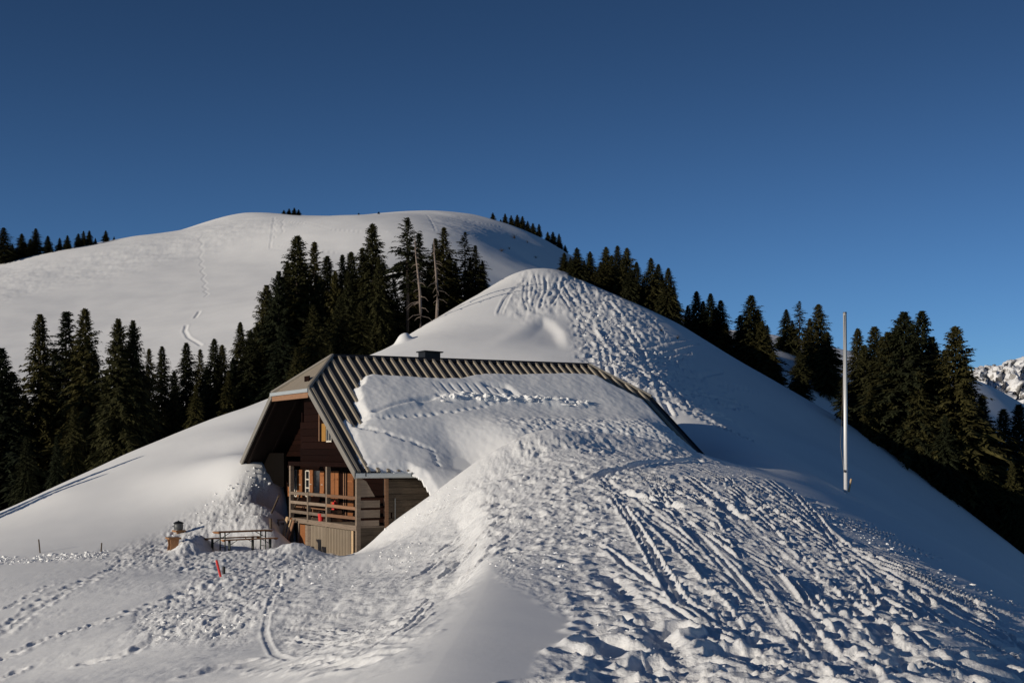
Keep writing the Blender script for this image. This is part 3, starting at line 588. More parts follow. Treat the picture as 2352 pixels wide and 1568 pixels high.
# ------------------------------------------------------------------ the hut
hut = tag(empty('mountain_hut', (EX, EY, EZ), R(90) - TH), 'dark timber mountain hut half buried in snow with a ribbed metal half-hip roof', 'hut')
def rz_(b): return TA * min(b, W_ - b)                     # roof top surface above the eave
def front_l(px, py, a): b, z = front(px, py, a); return b, z - EZ
def side_l(px, py, b): a, z = side(px, py, b); return a, z - EZ
GZ = -3.35                                                 # ground under the veranda, local
CA, SA = math.cos(math.atan(TA)), math.sin(math.atan(TA))
RT = 0.10
def bt(a):                                                 # top end of the long slope at a station along the ridge
    if a < INS: return HW + (W_ / 2 - HW) * a / INS
    if a > LR - INS: return HW + (W_ / 2 - HW) * (LR - a) / INS
    return W_ / 2
for sgn in (0, 1):
    m = (lambda b: b) if sgn == 0 else (lambda b: W_ - b)
    pts = [(0, 0), (LR, 0), (LR, HW), (LR - INS, W_ / 2), (INS, W_ / 2), (0, HW)]
    top = [(a, m(b), TA * b) for a, b in pts]
    if sgn: top = top[::-1]
    slope = MB().prism(top, (0, 0, -0.035)).build('roof_sheet', M['shaded_pan'], hut)
    nr = int(LR / 0.43)
    for i in range(nr + 1):
        a = 0.14 + i * 0.43
        if a > LR - 0.1: break
        b1 = bt(a) - 0.06; w0, w1, h = 0.095, 0.055, 0.085
        nb, nz_ = -SA * h, CA * h
        v = []
        for bb in (0.01, b1):
            v += [(a - w0, m(bb), TA * bb + .002), (a + w0, m(bb), TA * bb + .002), (a + w1, m(bb + nb), TA * bb + nz_), (a - w1, m(bb + nb), TA * bb + nz_)]
        mesh_obj('rib', v, [(0, 1, 2, 3), (4, 7, 6, 5), (0, 4, 5, 1), (1, 5, 6, 2), (2, 6, 7, 3), (3, 7, 4, 0)], M['roof'], slope)
    so = [(a, m(b), TA * b - 0.05) for a, b in pts]
    if sgn: so = so[::-1]
    sof = MB().prism(so, (0, 0, -0.09)).build('soffit', M['soffit'], hut)
    for a in [0.25 + 1.0 * k for k in range(18)]:          # rafters under the eaves
        b1 = bt(a) - 0.3
        MB().hexa([(a - .06, m(.1), TA * .1 - .28), (a + .06, m(.1), TA * .1 - .28), (a + .06, m(b1), TA * b1 - .28), (a - .06, m(b1), TA * b1 - .28),
                   (a - .06, m(.1), TA * .1 - .141), (a + .06, m(.1), TA * .1 - .141), (a + .06, m(b1), TA * b1 - .141), (a - .06, m(b1), TA * b1 - .141)]).build('rafter', M['soffit'], sof)
    for a0, a1, nm in ((-0.07, -0.003, 0), (LR + .003, LR + .07, 1)):   # verge trims at both gables
        MB().hexa([(a0, m(-.05), -.24 + .15 * nm), (a1, m(-.05), -.24 + .15 * nm), (a1, m(HW), TA * HW - .22 + .12 * nm), (a0, m(HW), TA * HW - .22 + .12 * nm),
                   (a0, m(-.05), .08 - .06 * nm), (a1, m(-.05), .08 - .06 * nm), (a1, m(HW), TA * HW + .10 - .06 * nm), (a0, m(HW), TA * HW + .10 - .06 * nm)]).build('verge_trim', M['trim'] if nm == 0 else M['black'], hut)
    # gutter along the eave: a half round channel
    g = MB(); n0 = 10; vv = []
    for a in (-0.08, LR + .05):
        for k in range(n0 + 1):
            t = math.pi * k / n0; vv.append((a, m(-.10 + .115 * math.cos(t)), -.005 - .20 * math.sin(t)))
    g.v = vv; g.f = [(k, k + 1, n0 + 2 + k, n0 + 1 + k) for k in range(n0)]
    go = g.build('gutter', M['flash'], hut)
    for a in (0.35, 2.35): MB().box(a - .02, a + .02, min(m(-.225), m(-.215)), max(m(-.225), m(-.215)), -.14, .03).build('bracket', M['black'], go)
# half hips: sheet, ribs, pale fascia
for e, s_ in ((0, 1), (1, -1)):
    A = lambda x: x if e == 0 else LR - x
    hz = TA * HW; tri = [(A(0), HW, hz), (A(INS), W_ / 2, TA * W_ / 2), (A(0), W_ - HW, hz)]
    if e: tri = tri[::-1]
    hp = MB().prism([(x, y, z + .012) for x, y, z in tri], (0, 0, -.06)).build('half_hip_sheet', M['hip'], hut)
    for k in range(1, 12):
        b = HW + W2 * k / 12; t = 1 - abs(b - W_ / 2) / (W2 / 2); zt = hz + (TA * W_ / 2 - hz) * t
        if t < .1: continue
        MB().hexa([(A(.01), b - .03, hz + .013), (A(.01), b + .03, hz + .013), (A(INS * t), b + .03, zt + .0), (A(INS * t), b - .03, zt + .0),
                   (A(.01), b - .012, hz + .036), (A(.01), b + .012, hz + .036), (A(INS * t), b + .012, zt + .028), (A(INS * t), b - .012, zt + .028)]).build('rib', M['hip'], hp)
    MB().box(min(A(-.13), A(-.005)), max(A(-.13), A(-.005)), HW - .06, W_ - HW + .06, hz - .12, hz + .035).build('hip_gutter', M['flash'], hut)
    MB().box(min(A(-.06), A(.02)), max(A(-.06), A(.02)), HW + .05, W_ - HW - .05, hz - .36, hz - .125).build('hip_fascia', M['brown'], hut)
    for y0, y1 in ((HW, W_ / 2), (W_ - HW, W_ / 2)):       # caps over the hips
        MB().tube([(A(-.05), y0, hz + .05), (A(INS), y1, TA * W_ / 2 + .05)], .085, 6).build('hip_cap', M['trim'], hut)
MB().prism([(INS - .05, W_ / 2 - .2, TA * W_ / 2 - .06), (INS - .05, W_ / 2, TA * W_ / 2 + .11), (INS - .05, W_ / 2 + .2, TA * W_ / 2 - .06)], (LR - 2 * INS + .1, 0, 0)).build('ridge_cap', M['black'], hut)
# chimney on the far side of the ridge
ck = (988 - CX) / F; ca_ = (ck * (EY + VY * 8.7) - EX - VX * 8.7) / (UX - ck * UY)
ch = MB().box(ca_ - .40, ca_ + .40, 8.4, 9.2, TA * W_ / 2 - .7, TA * W_ / 2 + .40).build('chimney', M['black'], hut)
MB().hexa([(ca_ - .47, 8.3, TA * W_ / 2 + .405), (ca_ + .50, 8.3, TA * W_ / 2 + .37), (ca_ + .50, 9.3, TA * W_ / 2 + .37), (ca_ - .47, 9.3, TA * W_ / 2 + .405), (ca_ - .47, 8.3, TA * W_ / 2 + .46), (ca_ + .53, 8.3, TA * W_ / 2 + .43), (ca_ + .53, 9.3, TA * W_ / 2 + .43), (ca_ - .47, 9.3, TA * W_ / 2 + .46)]).build('chimney_cap', M['black'], ch)

# walls: every plank is a piece of its own
WA, WB0, WB1, WL = 1.85, 0.80, 15.2, 17.0
gable = MB().box(WA + .06, WA + .16, WB0 + .1, WB1 - .1, GZ - .6, -.1).build('gable_wall', M['dark'], hut)
z = GZ - .2
while z < TA * W_ / 2 - .5:
    h = .27 + rng.uniform(-.02, .02); zz = max(z + h, 0) + .32
    lo = max(WB0, zz / TA); hi = W_ - max(W_ - WB1, zz / TA)
    if hi - lo < .8: break
    MB().box(WA + rng.uniform(-.012, .012), WA + .058, lo, hi, z + .006, z + h - .006).build('plank', M['dark'], gable); z += h
rw = MB().box(WA + .1, WL, WB0 + .07, WB0 + .17, GZ - .6, -.05).build('side_wall', M['log'], hut)
z = GZ - .3; k = 0
while z < -.30:
    h = min(.255 + rng.uniform(-.03, .03), -.28 - z)
    if h < .05: break
    off = rng.uniform(-.02, .02)
    cuts = [WA - .12, rng.uniform(5.2, 8.5), WL]
    for q in range(2): MB().box(cuts[q] + .01, cuts[q + 1] - .01, WB0 + off - .01, WB0 + .066, z + .007, z + h - .007).build('plank', M['log'], rw)
    z += h
MB().box(WA, WL, WB1 - .15, WB1, GZ - .6, -.05).build('left_wall', M['dark'], hut)
MB().box(WL - .02, WL + .12, WB0 + .2, WB1 - .2, GZ - .6, .2).build('back_wall', M['dark'], hut)
# upper room that juts out over the veranda
UA = 0.50; UB1 = front_l(690, 1010, UA)[0]; UZ = .42
ur = MB().box(UA + .05, WA, UB1 - .12, UB1, UZ, UZ + 2.2).build('upper_room', M['dark'], hut)
z = UZ
while z < TA * W_ / 2 - .4:
    h = .29 + rng.uniform(-.03, .03); lo = max(WB0, (z + h + .30) / TA); hi = min(UB1, W_ - (z + h + .3) / TA)
    if z > 2.1: hi = min(hi, UB1 - .5)
    if hi - lo < .5: break
    MB().box(UA + rng.uniform(-.012, .012), UA + .06, lo, hi, z + .006, z + h - .006).build('plank', M['dark'], ur); z += h
y0, z0 = front_l(751.5, 972, UA); y1, z1 = front_l(742.5, 1013, UA)
sh = MB().box(UA - .075, UA - .02, y0, y1, z1, z0).build('upper_shutter', M['yellow'], hut); sh['label'] = 'yellow upper window shutter'
y0, z0 = front_l(764, 975, UA); y1, z1 = front_l(752, 1013, UA)
uw = MB().box(UA - .045, UA - .014, y0, y1, z1, z0).build('upper_window', M['glass'], hut)
for q in (.0, .48, .95): MB().box(UA - .06, UA - .046, y0 + (y1 - y0) * q, y0 + (y1 - y0) * (q + .05), z1, z0).build('muntin', M['white'], uw)
MB().box(UA - .06, UA - .046, y0, y1, z1 - .04, z1 + .03).build('window_sill', M['white'], uw)
y0, z0 = front_l(735.5, 940, UA); MB().box(UA - .06, UA - .016, y0 - .05, y0 + .05, UZ + .9, z0).build('batten', M['brown'], ur)

# veranda
FA = 0.35
FZ = -2.18; UBZ = .42
ver = MB().box(FA + .05, WA - .03, WB0 - .02, 9.25, FZ - .09, FZ - .01).build('veranda_floor', M['grey'], hut)
for k in range(9): MB().box(FA + .06 + k * .16, FA + .21 + k * .16, WB0, 9.2, FZ - .008, FZ + .02 + rng.uniform(-.004, .004)).build('floor_board', M['grey'], ver)
MB().box(FA - .04, FA + .12, WB0 - .05, 9.3, FZ - .17, FZ + .035).build('floor_beam', M['grey'], ver)
MB().box(FA - .03, FA + .14, WB0 - .1, 9.35, UBZ - .20, UBZ - .004).build('upper_beam', M['dark'], hut)
MB().box(FA + .14, WA, WB0, 9.3, UBZ - .08, UBZ - .01).build('veranda_ceiling', M['dark'], hut)
PB = [.83, 4.31, 9.15]
for b in PB:
    p = MB().box(FA - .02, FA + .15, b - .09, b + .09, GZ - .5, UBZ - .2).build('post', M['grey'], hut)
    MB().prism([(FA + .0, b - .07, UBZ - .2), (FA + .0, b + .42, UBZ - .2), (FA + .0, b + .38, UBZ - .28), (FA + .0, b + .16, UBZ - .40), (FA + .0, b + .09, UBZ - .62), (FA + .0, b - .07, UBZ - .62)], (.11, 0, 0)).build('bracket', M['dark'], p)
for b, zt in ((6.64, -.93), (2.5, -.93)): MB().box(FA - .05, FA + .08, b - .08, b + .08, FZ - .1, zt + EZ * 0 + .0).build('rail_post', M['grey'], hut) if b > 3 else None
for b0, b1, mt in ((4.31, 9.15, 'grey'), (.83, 4.31, 'brown')):
    for zc in (-1.02, -1.43, -1.85):
        j = rng.uniform(-.025, .025); MB().hexa([(FA - .03, b0 + .06, zc - .07 + j), (FA + .06, b0 + .06, zc - .07 + j), (FA + .06, b1 - .06, zc - .07), (FA - .03, b1 - .06, zc - .07), (FA - .03, b0 + .06, zc + .06 + j), (FA + .06, b0 + .06, zc + .06 + j), (FA + .06, b1 - .06, zc + .06), (FA - .03, b1 - .06, zc + .06)]).build('rail', M[mt], hut)
# right end of the veranda: grey wind boards, a panel cut to the sunlit patch, the corner post of the house
SB = WB0 - .02
for py0, py1, pe in ((1149, 1165, 872), (1171, 1188, 872), (1195, 1207, 870)):
    a0, z0 = side_l(826, py0, SB); a1, z1 = side_l(pe, py1, SB); MB().box(a0, a1, SB - .03, SB + .02, z1, z0).build('side_board', M['grey'], hut)
curve = [(827, 1095), (833, 1100), (841, 1105), (848, 1117), (854, 1128), (861, 1140), (827, 1141)]
MB().prism([(side_l(x, y, SB)[0], SB - .02, side_l(x, y, SB)[1]) for x, y in curve], (0, .04, 0)).build('sunlit_patch_panel', M['grey'], hut)  # outline follows the curved shadow edge of the sunlit patch, modelled as a panel
for zc in (-.98, -1.40, -1.83, -2.15): MB().box(FA + .16, WA - .12, SB + .021, SB + .09, zc - .05, zc + .04).build('side_rail', M['dark'], hut)
MB().box(WA - .28, WA - .125, WB0 - .05, WB0 + .13, GZ - .4, -.25).build('corner_post', M['brown'], hut)
a0 = side_l(908, 1150, WB0 - .08)[0]; MB().tube([(a0, WB0 - .08, -1.05), (a0, WB0 - .08, GZ + .5)], .022, 8).build('drain_pipe', M['steel'], hut)
lw_ = MB().box(FA + .16, WA, WB0 + .05, WB0 + .1, GZ - .5, FZ - .1).build('under_wall', M['log'], hut)
for k in range(5): MB().box(FA + .16, WA - .29, WB0 - .02 + rng.uniform(-.01, .01), WB0 + .049, GZ - .5 + k * .325, GZ - .5 + k * .325 + .315).build('plank', M['log'], lw_)
# shutters, windows and doors on the veranda wall
def c2(x, y): return 600.2 + x * .17185, 1029 + y * .17185
SHT = [(372, 395, 270, 640), (492, 562, 285, 650), (662, 706, 290, 640), (800, 856, 300, 640), (945, 998, 305, 900), (1004, 1050, 305, 900), (1172, 1250, 335, 905)]
for x0, x1, yt, yb in SHT:
    y1, z1 = front_l(*c2(x0, yb), WA); y0, _ = front_l(*c2(x1, yb), WA); _, zt = front_l(*c2(x0, yt), WA)
    s2 = MB().box(WA - .07, WA - .02, y0, y1, z1, zt).build('shutter', M['shut'], hut)
    for q in (.14, .80): MB().box(WA - .09, WA - .071, y0 + .04, y1 - .04, z1 + (zt - z1) * q, z1 + (zt - z1) * q + .07).build('batten', M['shut'], s2)
    MB().box(WA - .1, WA - .091, y0 + .1, y0 + .35, z1 + (zt - z1) * .45, z1 + (zt - z1) * .45 + .025).build('latch', M['white'], s2)
for x0, x1, yt, yb in [(455, 491, 292, 640), (602, 660, 300, 640), (710, 790, 300, 640), (1060, 1165, 320, 905)]:
    y1, z1 = front_l(*c2(x0, yb), WA); y0, _ = front_l(*c2(x1, yb), WA); _, zt = front_l(*c2(x0, yt), WA)
    door = x0 > 1000
    wn_ = MB().box(WA - .03, WA - .014, y0, y1, z1, zt).build('door' if door else 'window', M['dark'] if door else M['glass'], hut)
    if x0 < 700:
        fw = .09
        for (ya, yb_) in ((y0, y0 + fw), (y1 - fw, y1)): MB().box(WA - .06, WA - .031, ya, yb_, z1, zt).build('frame', M['white'], wn_)
        for q in range(4): MB().box(WA - .058, WA - .0311, y0 + fw, y1 - fw, z1 + (zt - z1) * q / 3 - .03, z1 + (zt - z1) * q / 3 + .03).build('muntin', M['white'], wn_)
    if door:
        for q in (.2, .45): MB().box(WA - .05, WA - .031, y0 + (y1 - y0) * q, y0 + (y1 - y0) * q + .09, z1, zt).build('frame', M['brown'], wn_)
# a bench along the veranda wall
bn = MB().box(WA - .62, WA - .22, 6.0, 11.5, FZ + .42, FZ + .47).build('wall_bench', M['brown'], hut)
for b in (6.1, 8.7, 11.3): MB().box(WA - .58, WA - .26, b - .05, b + .05, FZ, FZ + .419).build('bench_leg', M['brown'], bn)
# under the veranda: black sheet as the doorway's shade, orange door, grey boards, corrugated sheets
UP = FA - .02
def up_box(x0, x1, ztop, name, mat, a0=UP, th=.03):
    b1 = front_l(c2(x0, 1100)[0], 1200, a0)[0]; b0 = front_l(c2(x1, 1100)[0], 1200, a0)[0]
    return MB().box(a0 - th, a0, b0, b1, GZ - .5, ztop).build(name, mat, hut)
up_box(420, 500, FZ - .17, 'black_doorway_sheet', M['black'], UP + .5)  # black sheet stands in for the darkness inside the opening
up_box(492, 512, FZ - .17, 'door_jamb', M['grey'])
dr = up_box(515, 595, FZ - .22, 'cellar_door', M['shut']); dr['label'] = 'orange cellar door'
for x0 in (597, 630, 663): up_box(x0, x0 + 32, FZ - .17 - rng.uniform(0, .05), 'grey_board', M['grey'], UP - .01, .035)
for x0, x1 in ((698, 884), (906, 1215)):
    b1 = front_l(c2(x0, 1100)[0], 1200, UP)[0]; b0 = front_l(c2(x1, 1100)[0], 1200, UP)[0]
    nw = 4 if x0 < 800 else 8; v = []; f = []; n_ = nw * 8
    for i in range(n_ + 1):
        b = b1 + (b0 - b1) * i / n_; ph = (i / 8.0) % 1.0; d = .075 * (1 if .12 < ph < .5 else (-1 if ph > .62 else 0))
        v += [(UP - .06 - d, b, GZ - .5), (UP - .06 - d, b, FZ - .18)]
    for i in range(n_): f.append((2 * i, 2 * i + 1, 2 * i + 3, 2 * i + 2))
    mesh_obj('corrugated_sheet', v, f, M['corr'], hut)
up_box(1218, 1240, FZ - .18, 'edge_board', M['pale'], UP - .02, .05)
# carved bracket under the left eave
prof = [(574, 1070), (607, 1078), (618, 1089), (627, 1109), (646, 1118), (652, 1118), (652, 1040), (600, 1040)]
MB().prism([(1.0, front_l(x, y, 1.0)[0], front_l(x, y, 1.0)[1]) for x, y in prof], (.12, 0, 0)).build('carved_bracket', M['shade_wood'], hut)
# stair up to the veranda on the left
st_b = 9.5
for k in range(6): MB().box(FA - .45 + .0, FA + .55, 9.45 + k * .28, 9.75 + k * .28, FZ - .12 - k * .19, FZ - .07 - k * .19).build('stair_tread', M['grey'], hut)
for a in (FA - .5, FA + .5):
    MB().hexa([(a, 9.35, FZ - .35), (a + .05, 9.35, FZ - .35), (a + .05, 11.2, GZ - .35), (a, 11.2, GZ - .35), (a, 9.35, FZ - .08), (a + .05, 9.35, FZ - .08), (a + .05, 11.2, GZ - .05), (a, 11.2, GZ - .05)]).build('stair_string', M['grey'], hut)
    MB().tube([(a, 9.25, -1.15), (a, 11.0, -2.45)], .05, 6).build('hand_rail', M['log'], hut)
    MB().box(a - .04, a + .06, 10.98, 11.1, GZ - .3, -2.38).build('newel_post', M['log'], hut)

def hut_pt(a, b, z): return (EX + UX * a + VX * b, EY + UY * a + VY * b, EZ + z)

# ------------------------------------------------------------------ snow on the roof
outline = [(838, 1083), (822, 1055), (806, 1020), (795, 990), (784, 968), (790, 958), (806, 968), (818, 978), (826, 962), (818, 940), (810, 928), (815, 920), (806, 897), (820, 888), (826, 868), (848, 862), (900, 866), (960, 869), (1010, 872), (1050, 871), (1085, 863), (1120, 861), (1200, 862), (1280, 860), (1345, 861), (1375, 867), (1400, 884), (1440, 903), (1486, 926), (1512, 955), (1545, 990), (1580, 1022), (1612, 1050)]
op = [tuple(on_roof(x, y)) for x, y in outline] + [(17.72, -2.6), (3.0, -2.6), (2.55, -.6), (2.2, -.12)]
ga = np.arange(0.2, LR + .05, .05); gb = np.arange(-2.6, 7.2, .05); GA, GB = np.meshgrid(ga, gb)
sdp = poly_sd(op, GA, GB) + 0.10 * fbm(GA / .5, GB / .5, 3) * (GA < 4) + 0.03 * fbm(GA / .3, GB / .3, 2)
th = 0.03 + 0.27 * sstep(0, .45, sdp) + 0.70 * sstep(0, 2.2, sdp - .2) * sstep(3.9, .9, GB) * sstep(4.5, 8, GA) + .12 * sstep(0, 2, sdp)
th += 0.05 * fbm(GA / 1.4, GB / 1.4, 4) * sstep(0, .5, sdp) + .012 * fbm(GA / .25, GB / .25, 3)
th *= 1 - .55 * sstep(2.2, .4, GA) * (GB > .3)
def pxs(px, py): return on_roof(px, py)
def gband(pts, wd):
    d = np.full(GA.shape, 1e9)
    Q = [pxs(*p) for p in pts]
    for i in range(len(Q) - 1):
        x0, y0 = Q[i]; x1, y1 = Q[i + 1]; ex, ey = x1 - x0, y1 - y0; t = np.clip(((GA - x0) * ex + (GB - y0) * ey) / (ex * ex + ey * ey), 0, 1); d = np.minimum(d, np.hypot(GA - x0 - t * ex, GB - y0 - t * ey))
    return np.exp(-(d / wd) ** 2)
rib_on = ((GA - .14) / .43) % 1.0
th += -.045 * np.exp(-((rib_on - .5) / .14) ** 2) * sstep(4.5, 4.9, GB) * sstep(5.9, 5.5, GB) * sstep(5.6, 6.4, GA) * sstep(10.0, 9.0, GA)
th += -.16 * gband([(862, 965), (905, 952), (950, 941), (1010, 930)], .12) + .12 * gband([(862, 972), (905, 958), (950, 948)], .25)
cb = gband([(1010, 934), (1060, 930), (1120, 936), (1200, 938), (1290, 945), (1345, 950)], .34)
th += cb * (.07 * np.tanh(4 * fbm(GA / .6, GB / .4, 2, .5)) + .08)
cb2 = gband([(1120, 900), (1160, 905), (1180, 925)], .2); th -= .14 * cb2
tr = sstep(3.2, 2.0, GB) * sstep(6.5, 9, GA); th += tr * (.045 * np.tanh(3 * fbm(GA / .4, GB / .4, 3, .6)) + .03 * fbm(GA / .15, GB / .15, 2))
for pts in ([(812, 985), (850, 1000), (900, 1020), (950, 1035), (990, 1050), (1010, 1090)], [(830, 975), (900, 978), (960, 975), (1060, 965), (1140, 945), (1180, 905)]):
    for i in range(len(pts) - 1):
        for t in np.linspace(0, 1, 6)[:-1]:
            q = pxs(pts[i][0] + (pts[i + 1][0] - pts[i][0]) * t + rng.uniform(-3, 3), pts[i][1] + (pts[i + 1][1] - pts[i][1]) * t + rng.uniform(-2, 2))
            th -= .05 * np.exp(-(((GA - q[0]) / .13) ** 2 + ((GB - q[1]) / .10) ** 2) ** 2)
th = np.maximum(th, .01)
zroof = TA * np.maximum(GB, 0) - np.where(GB < 0, 0.35 * GB ** 2 + .35 * (-GB), 0)
RZ = zroof + th
# a wind scoop where the roof snow curls down onto the bank
sc = np.exp(-(((GA - 5.2) / 1.5) ** 2 + ((GB - .2) / 1.4) ** 2)); RZ -= .38 * sc * (GB > -1.5)
RZ = np.where((GB >= 0) & (RZ < zroof + .13) & (sdp > .5), zroof + .13, RZ)
km = (sdp[:-1, :-1] > 0) & (sdp[1:, 1:] > 0) & (sdp[:-1, 1:] > 0) & (sdp[1:, :-1] > 0)
WX = EX + UX * GA + VX * GB; WYy = EY + UY * GA + VY * GB
edge = sstep(0.0, .1, sdp)
RZw = EZ + zroof + (RZ - zroof) * (0.15 + .85 * edge)
rs = grid_mesh('roof_snow', WX, WYy, RZw, M['snow_roof'], np.clip(cb + tr * .6, 0, 1), km)
mod = rs.modifiers.new('thick', 'SOLIDIFY'); mod.thickness = .06; mod.offset = -1
tag(rs, 'trampled snow blanket lying over the hut roof slope', 'snow')

# ------------------------------------------------------------------ loose snow clods
ico = []
def ico_mesh():
    t = (1 + 5 ** .5) / 2
    v = np.array([(-1, t, 0), (1, t, 0), (-1, -t, 0), (1, -t, 0), (0, -1, t), (0, 1, t), (0, -1, -t), (0, 1, -t), (t, 0, -1), (t, 0, 1), (-t, 0, -1), (-t, 0, 1)], float); v /= np.linalg.norm(v[0])
    f = np.array([(0, 11, 5), (0, 5, 1), (0, 1, 7), (0, 7, 10), (0, 10, 11), (1, 5, 9), (5, 11, 4), (11, 10, 2), (10, 7, 6), (7, 1, 8), (3, 9, 4), (3, 4, 2), (3, 2, 6), (3, 6, 8), (3, 8, 9), (4, 9, 5), (2, 4, 11), (6, 2, 10), (8, 6, 7), (9, 8, 1)])
    return v, f
iv, if_ = ico_mesh(); CV, CF = [], []
def clod(p, r):
    s = nrg.uniform(.6, 1.35, 3) * r * (1, 1, .7); vv = iv * s * nrg.uniform(.72, 1.25, (12, 1)); a = nrg.uniform(0, 6.28); c, sn = math.cos(a), math.sin(a)
    vv = np.stack([vv[:, 0] * c - vv[:, 1] * sn, vv[:, 0] * sn + vv[:, 1] * c, vv[:, 2]], 1) + np.array(p) + (0, 0, r * .05)
    CF.append(if_ + 12 * len(CV)); CV.append(vv)
def clods_in(poly, num, r0, r1):
    xs = [p[0] for p in poly]; ys = [p[1] for p in poly]; k = 0
    P = np.stack([nrg.uniform(min(xs), max(xs), num * 3), nrg.uniform(min(ys), max(ys), num * 3)], 1)
    P = P[poly_sd(poly, P[:, 0], P[:, 1]) > 0][:num]
    for px, py in P:
        p = snow_pt(px, py); clod(p, r0 + (r1 - r0) * nrg.random() ** 3)
clods_in([(835, 1272), (790, 1300), (640, 1390), (540, 1460), (360, 1480), (330, 1420), (440, 1330), (640, 1290), (740, 1278)], 300, .012, .06)
clods_in([(380, 1275), (385, 1215), (470, 1156), (545, 1100), (592, 1072), (640, 1085), (640, 1190), (560, 1200), (480, 1215)], 170, .02, .08)
clods_in([(835, 1266), (890, 1212), (950, 1170), (1010, 1128), (1060, 1100), (1040, 1180), (940, 1280), (800, 1330)], 110, .02, .06)
clods_in([(1120, 1300), (1110, 1170), (1180, 1025), (1400, 995), (1620, 1060), (1760, 1090), (1500, 1180), (1300, 1330)], 350, .015, .055)
clods_in([(1300, 1400), (1300, 1250), (1600, 1150), (1800, 1140), (2100, 1300), (2352, 1400), (2352, 1560), (1400, 1560)], 900, .006, .02)
clods_in([(1760, 1088), (1850, 1145), (1960, 1210), (2150, 1305), (2352, 1390), (2352, 1400), (2100, 1300), (1900, 1200)], 420, .02, .07)
clods_in([(-20, 1282), (250, 1264), (250, 1280), (-20, 1298)], 200, .03, .12)
clods_in([(1320, 720), (1400, 700), (1500, 800), (1580, 850), (1500, 900), (1400, 850), (1340, 830)], 300, .04, .12)
for k in range(85):                       # broken slabs along the crack across the roof snow
    u_ = nrg.random(); q = (1015 + 335 * u_, float(np.interp(u_, [0, .15, .4, .7, 1], [936, 932, 938, 941, 949])) + nrg.normal(0, 4))
    a_, b_ = on_roof(*q); ia, ib = int((a_ - .2) / .05), int((b_ + 2.6) / .05)
    if 0 <= ia < GA.shape[1] and 0 <= ib < GA.shape[0]: clod((WX[ib, ia], WYy[ib, ia], RZw[ib, ia]), nrg.uniform(.06, .21) * (1.0 if nrg.random() < .5 else .6))
cme = mesh_obj('snow_clods', np.concatenate(CV), np.concatenate(CF).tolist(), M['clod'])
tag(cme, 'loose broken snow clods scattered over the trodden snow', 'snow', kind='stuff')

# ------------------------------------------------------------------ things around the hut
def slab_legs(parent, p, leg, w, h, l, mat):
    pass
def frame_from(p, q):                         # table frame: origin at p on the ground, x towards q
    d = math.atan2(q[1] - p[1], q[0] - p[0]); return d
def beer_set(name, label, cat, c, ang, L, Wd, H, top_mat):
    o = tag(empty(name, c, ang), label, cat)
    t = MB().box(-L / 2, L / 2, -Wd / 2, Wd / 2, H - .045, H).build('top', top_mat, o)
    for s_ in (-1, 1): MB().box(s_ * (L / 2 - .06) - .03, s_ * (L / 2 - .06) + .03, -Wd / 2 + .03, Wd / 2 - .03, H - .085, H - .0455).build('end_batten', top_mat, t)
    for s_ in (-1, 1):
        x = s_ * (L / 2 - .32)
        for w_ in (-1, 1): MB().tube([(x, w_ * (Wd / 2 - .07), H - .04), (x, w_ * (Wd / 2 - .06), -.12)], .03, 6).build('leg', M['legs'], o)
        MB().tube([(x, -Wd / 2 + .07, .12), (x, Wd / 2 - .07, .12)], .016, 6).build('foot_rail', M['legs'], o)
        MB().tube([(x, -Wd / 2 + .07, H - .25), (x, Wd / 2 - .07, H - .25)], .014, 6).build('cross_bar', M['legs'], o)
        MB().tube([(x, 0, H - .25), (x - s_ * .36, 0, H - .05)], .014, 6).build('brace', M['legs'], o)
    return o
def c3(x, y): return 367.5 + x * .1302, 1163.7 + y * .1302
TZ = -4.02
def on_z(px, py, z): Y = F * z / (YH - py); return ((px - CX) / F * Y, Y, z)
pa = on_z(*c3(1010, 440), TZ + .78); pb = on_z(*c3(1905, 395), TZ + .78)
tang = math.atan2(pb[1] - pa[1], pb[0] - pa[0]); tang = min(tang, R(38))
tc = mathutils.Vector(((pa[0] + pb[0]) / 2, (pa[1] + pb[1]) / 2, TZ))
nrm = mathutils.Vector((math.sin(tang), -math.cos(tang), 0))
beer_set('folding_table', 'long folding wooden table beside the hut stairs', 'table', tuple(tc), tang, 2.5, .58, .78, M['table'])
beer_set('folding_bench', 'folding bench on the near side of the long table', 'bench', tuple(tc + nrm * .62), tang, 2.5, .25, .48, M['table'])
beer_set('folding_bench', 'folding bench half hidden on the far side of the long table', 'bench', tuple(tc - nrm * .62 + mathutils.Vector((-.15, 0, 0))), tang, 2.5, .25, .48, M['table'])

def stool(label, p, ang, L=.62, Wd=.42, H=.52):
    o = tag(empty('wooden_stool', p, ang), label, 'stool', 'rustic wooden stools left of the table')
    MB().box(-L / 2, L / 2, -Wd / 2, Wd / 2, H - .07, H).build('seat', M['stool'], o)
    for s_ in (-1, 1):
        x = s_ * L * .30
        MB().prism([(x, -Wd * .36, H - .0705), (x, Wd * .36, H - .0705), (x, Wd * .30, H * .45), (x, Wd * .46, -.12), (x, -Wd * .46, -.12), (x, -Wd * .30, H * .45)], (.06 * s_, 0, 0)).build('leg', M['stool'], o)
    MB().box(-L * .3 + .005, L * .3 - .005, -.03, .03, H * .35, H * .35 + .09).build('stretcher', M['stool'], o)
    return o
sp = on_z(398, 1266, -4.0); stool('rustic wooden stool nearer the camera left of the long table', (sp[0], sp[1], -4.0), R(118), .62, .50, .58)
sp2 = on_z(411, 1245, -4.0); sp2 = (sp2[0], sp2[1], -3.97)
stool('rustic wooden stool behind, carrying a dark kettle grill', sp2, R(125), .5, .46, .52)
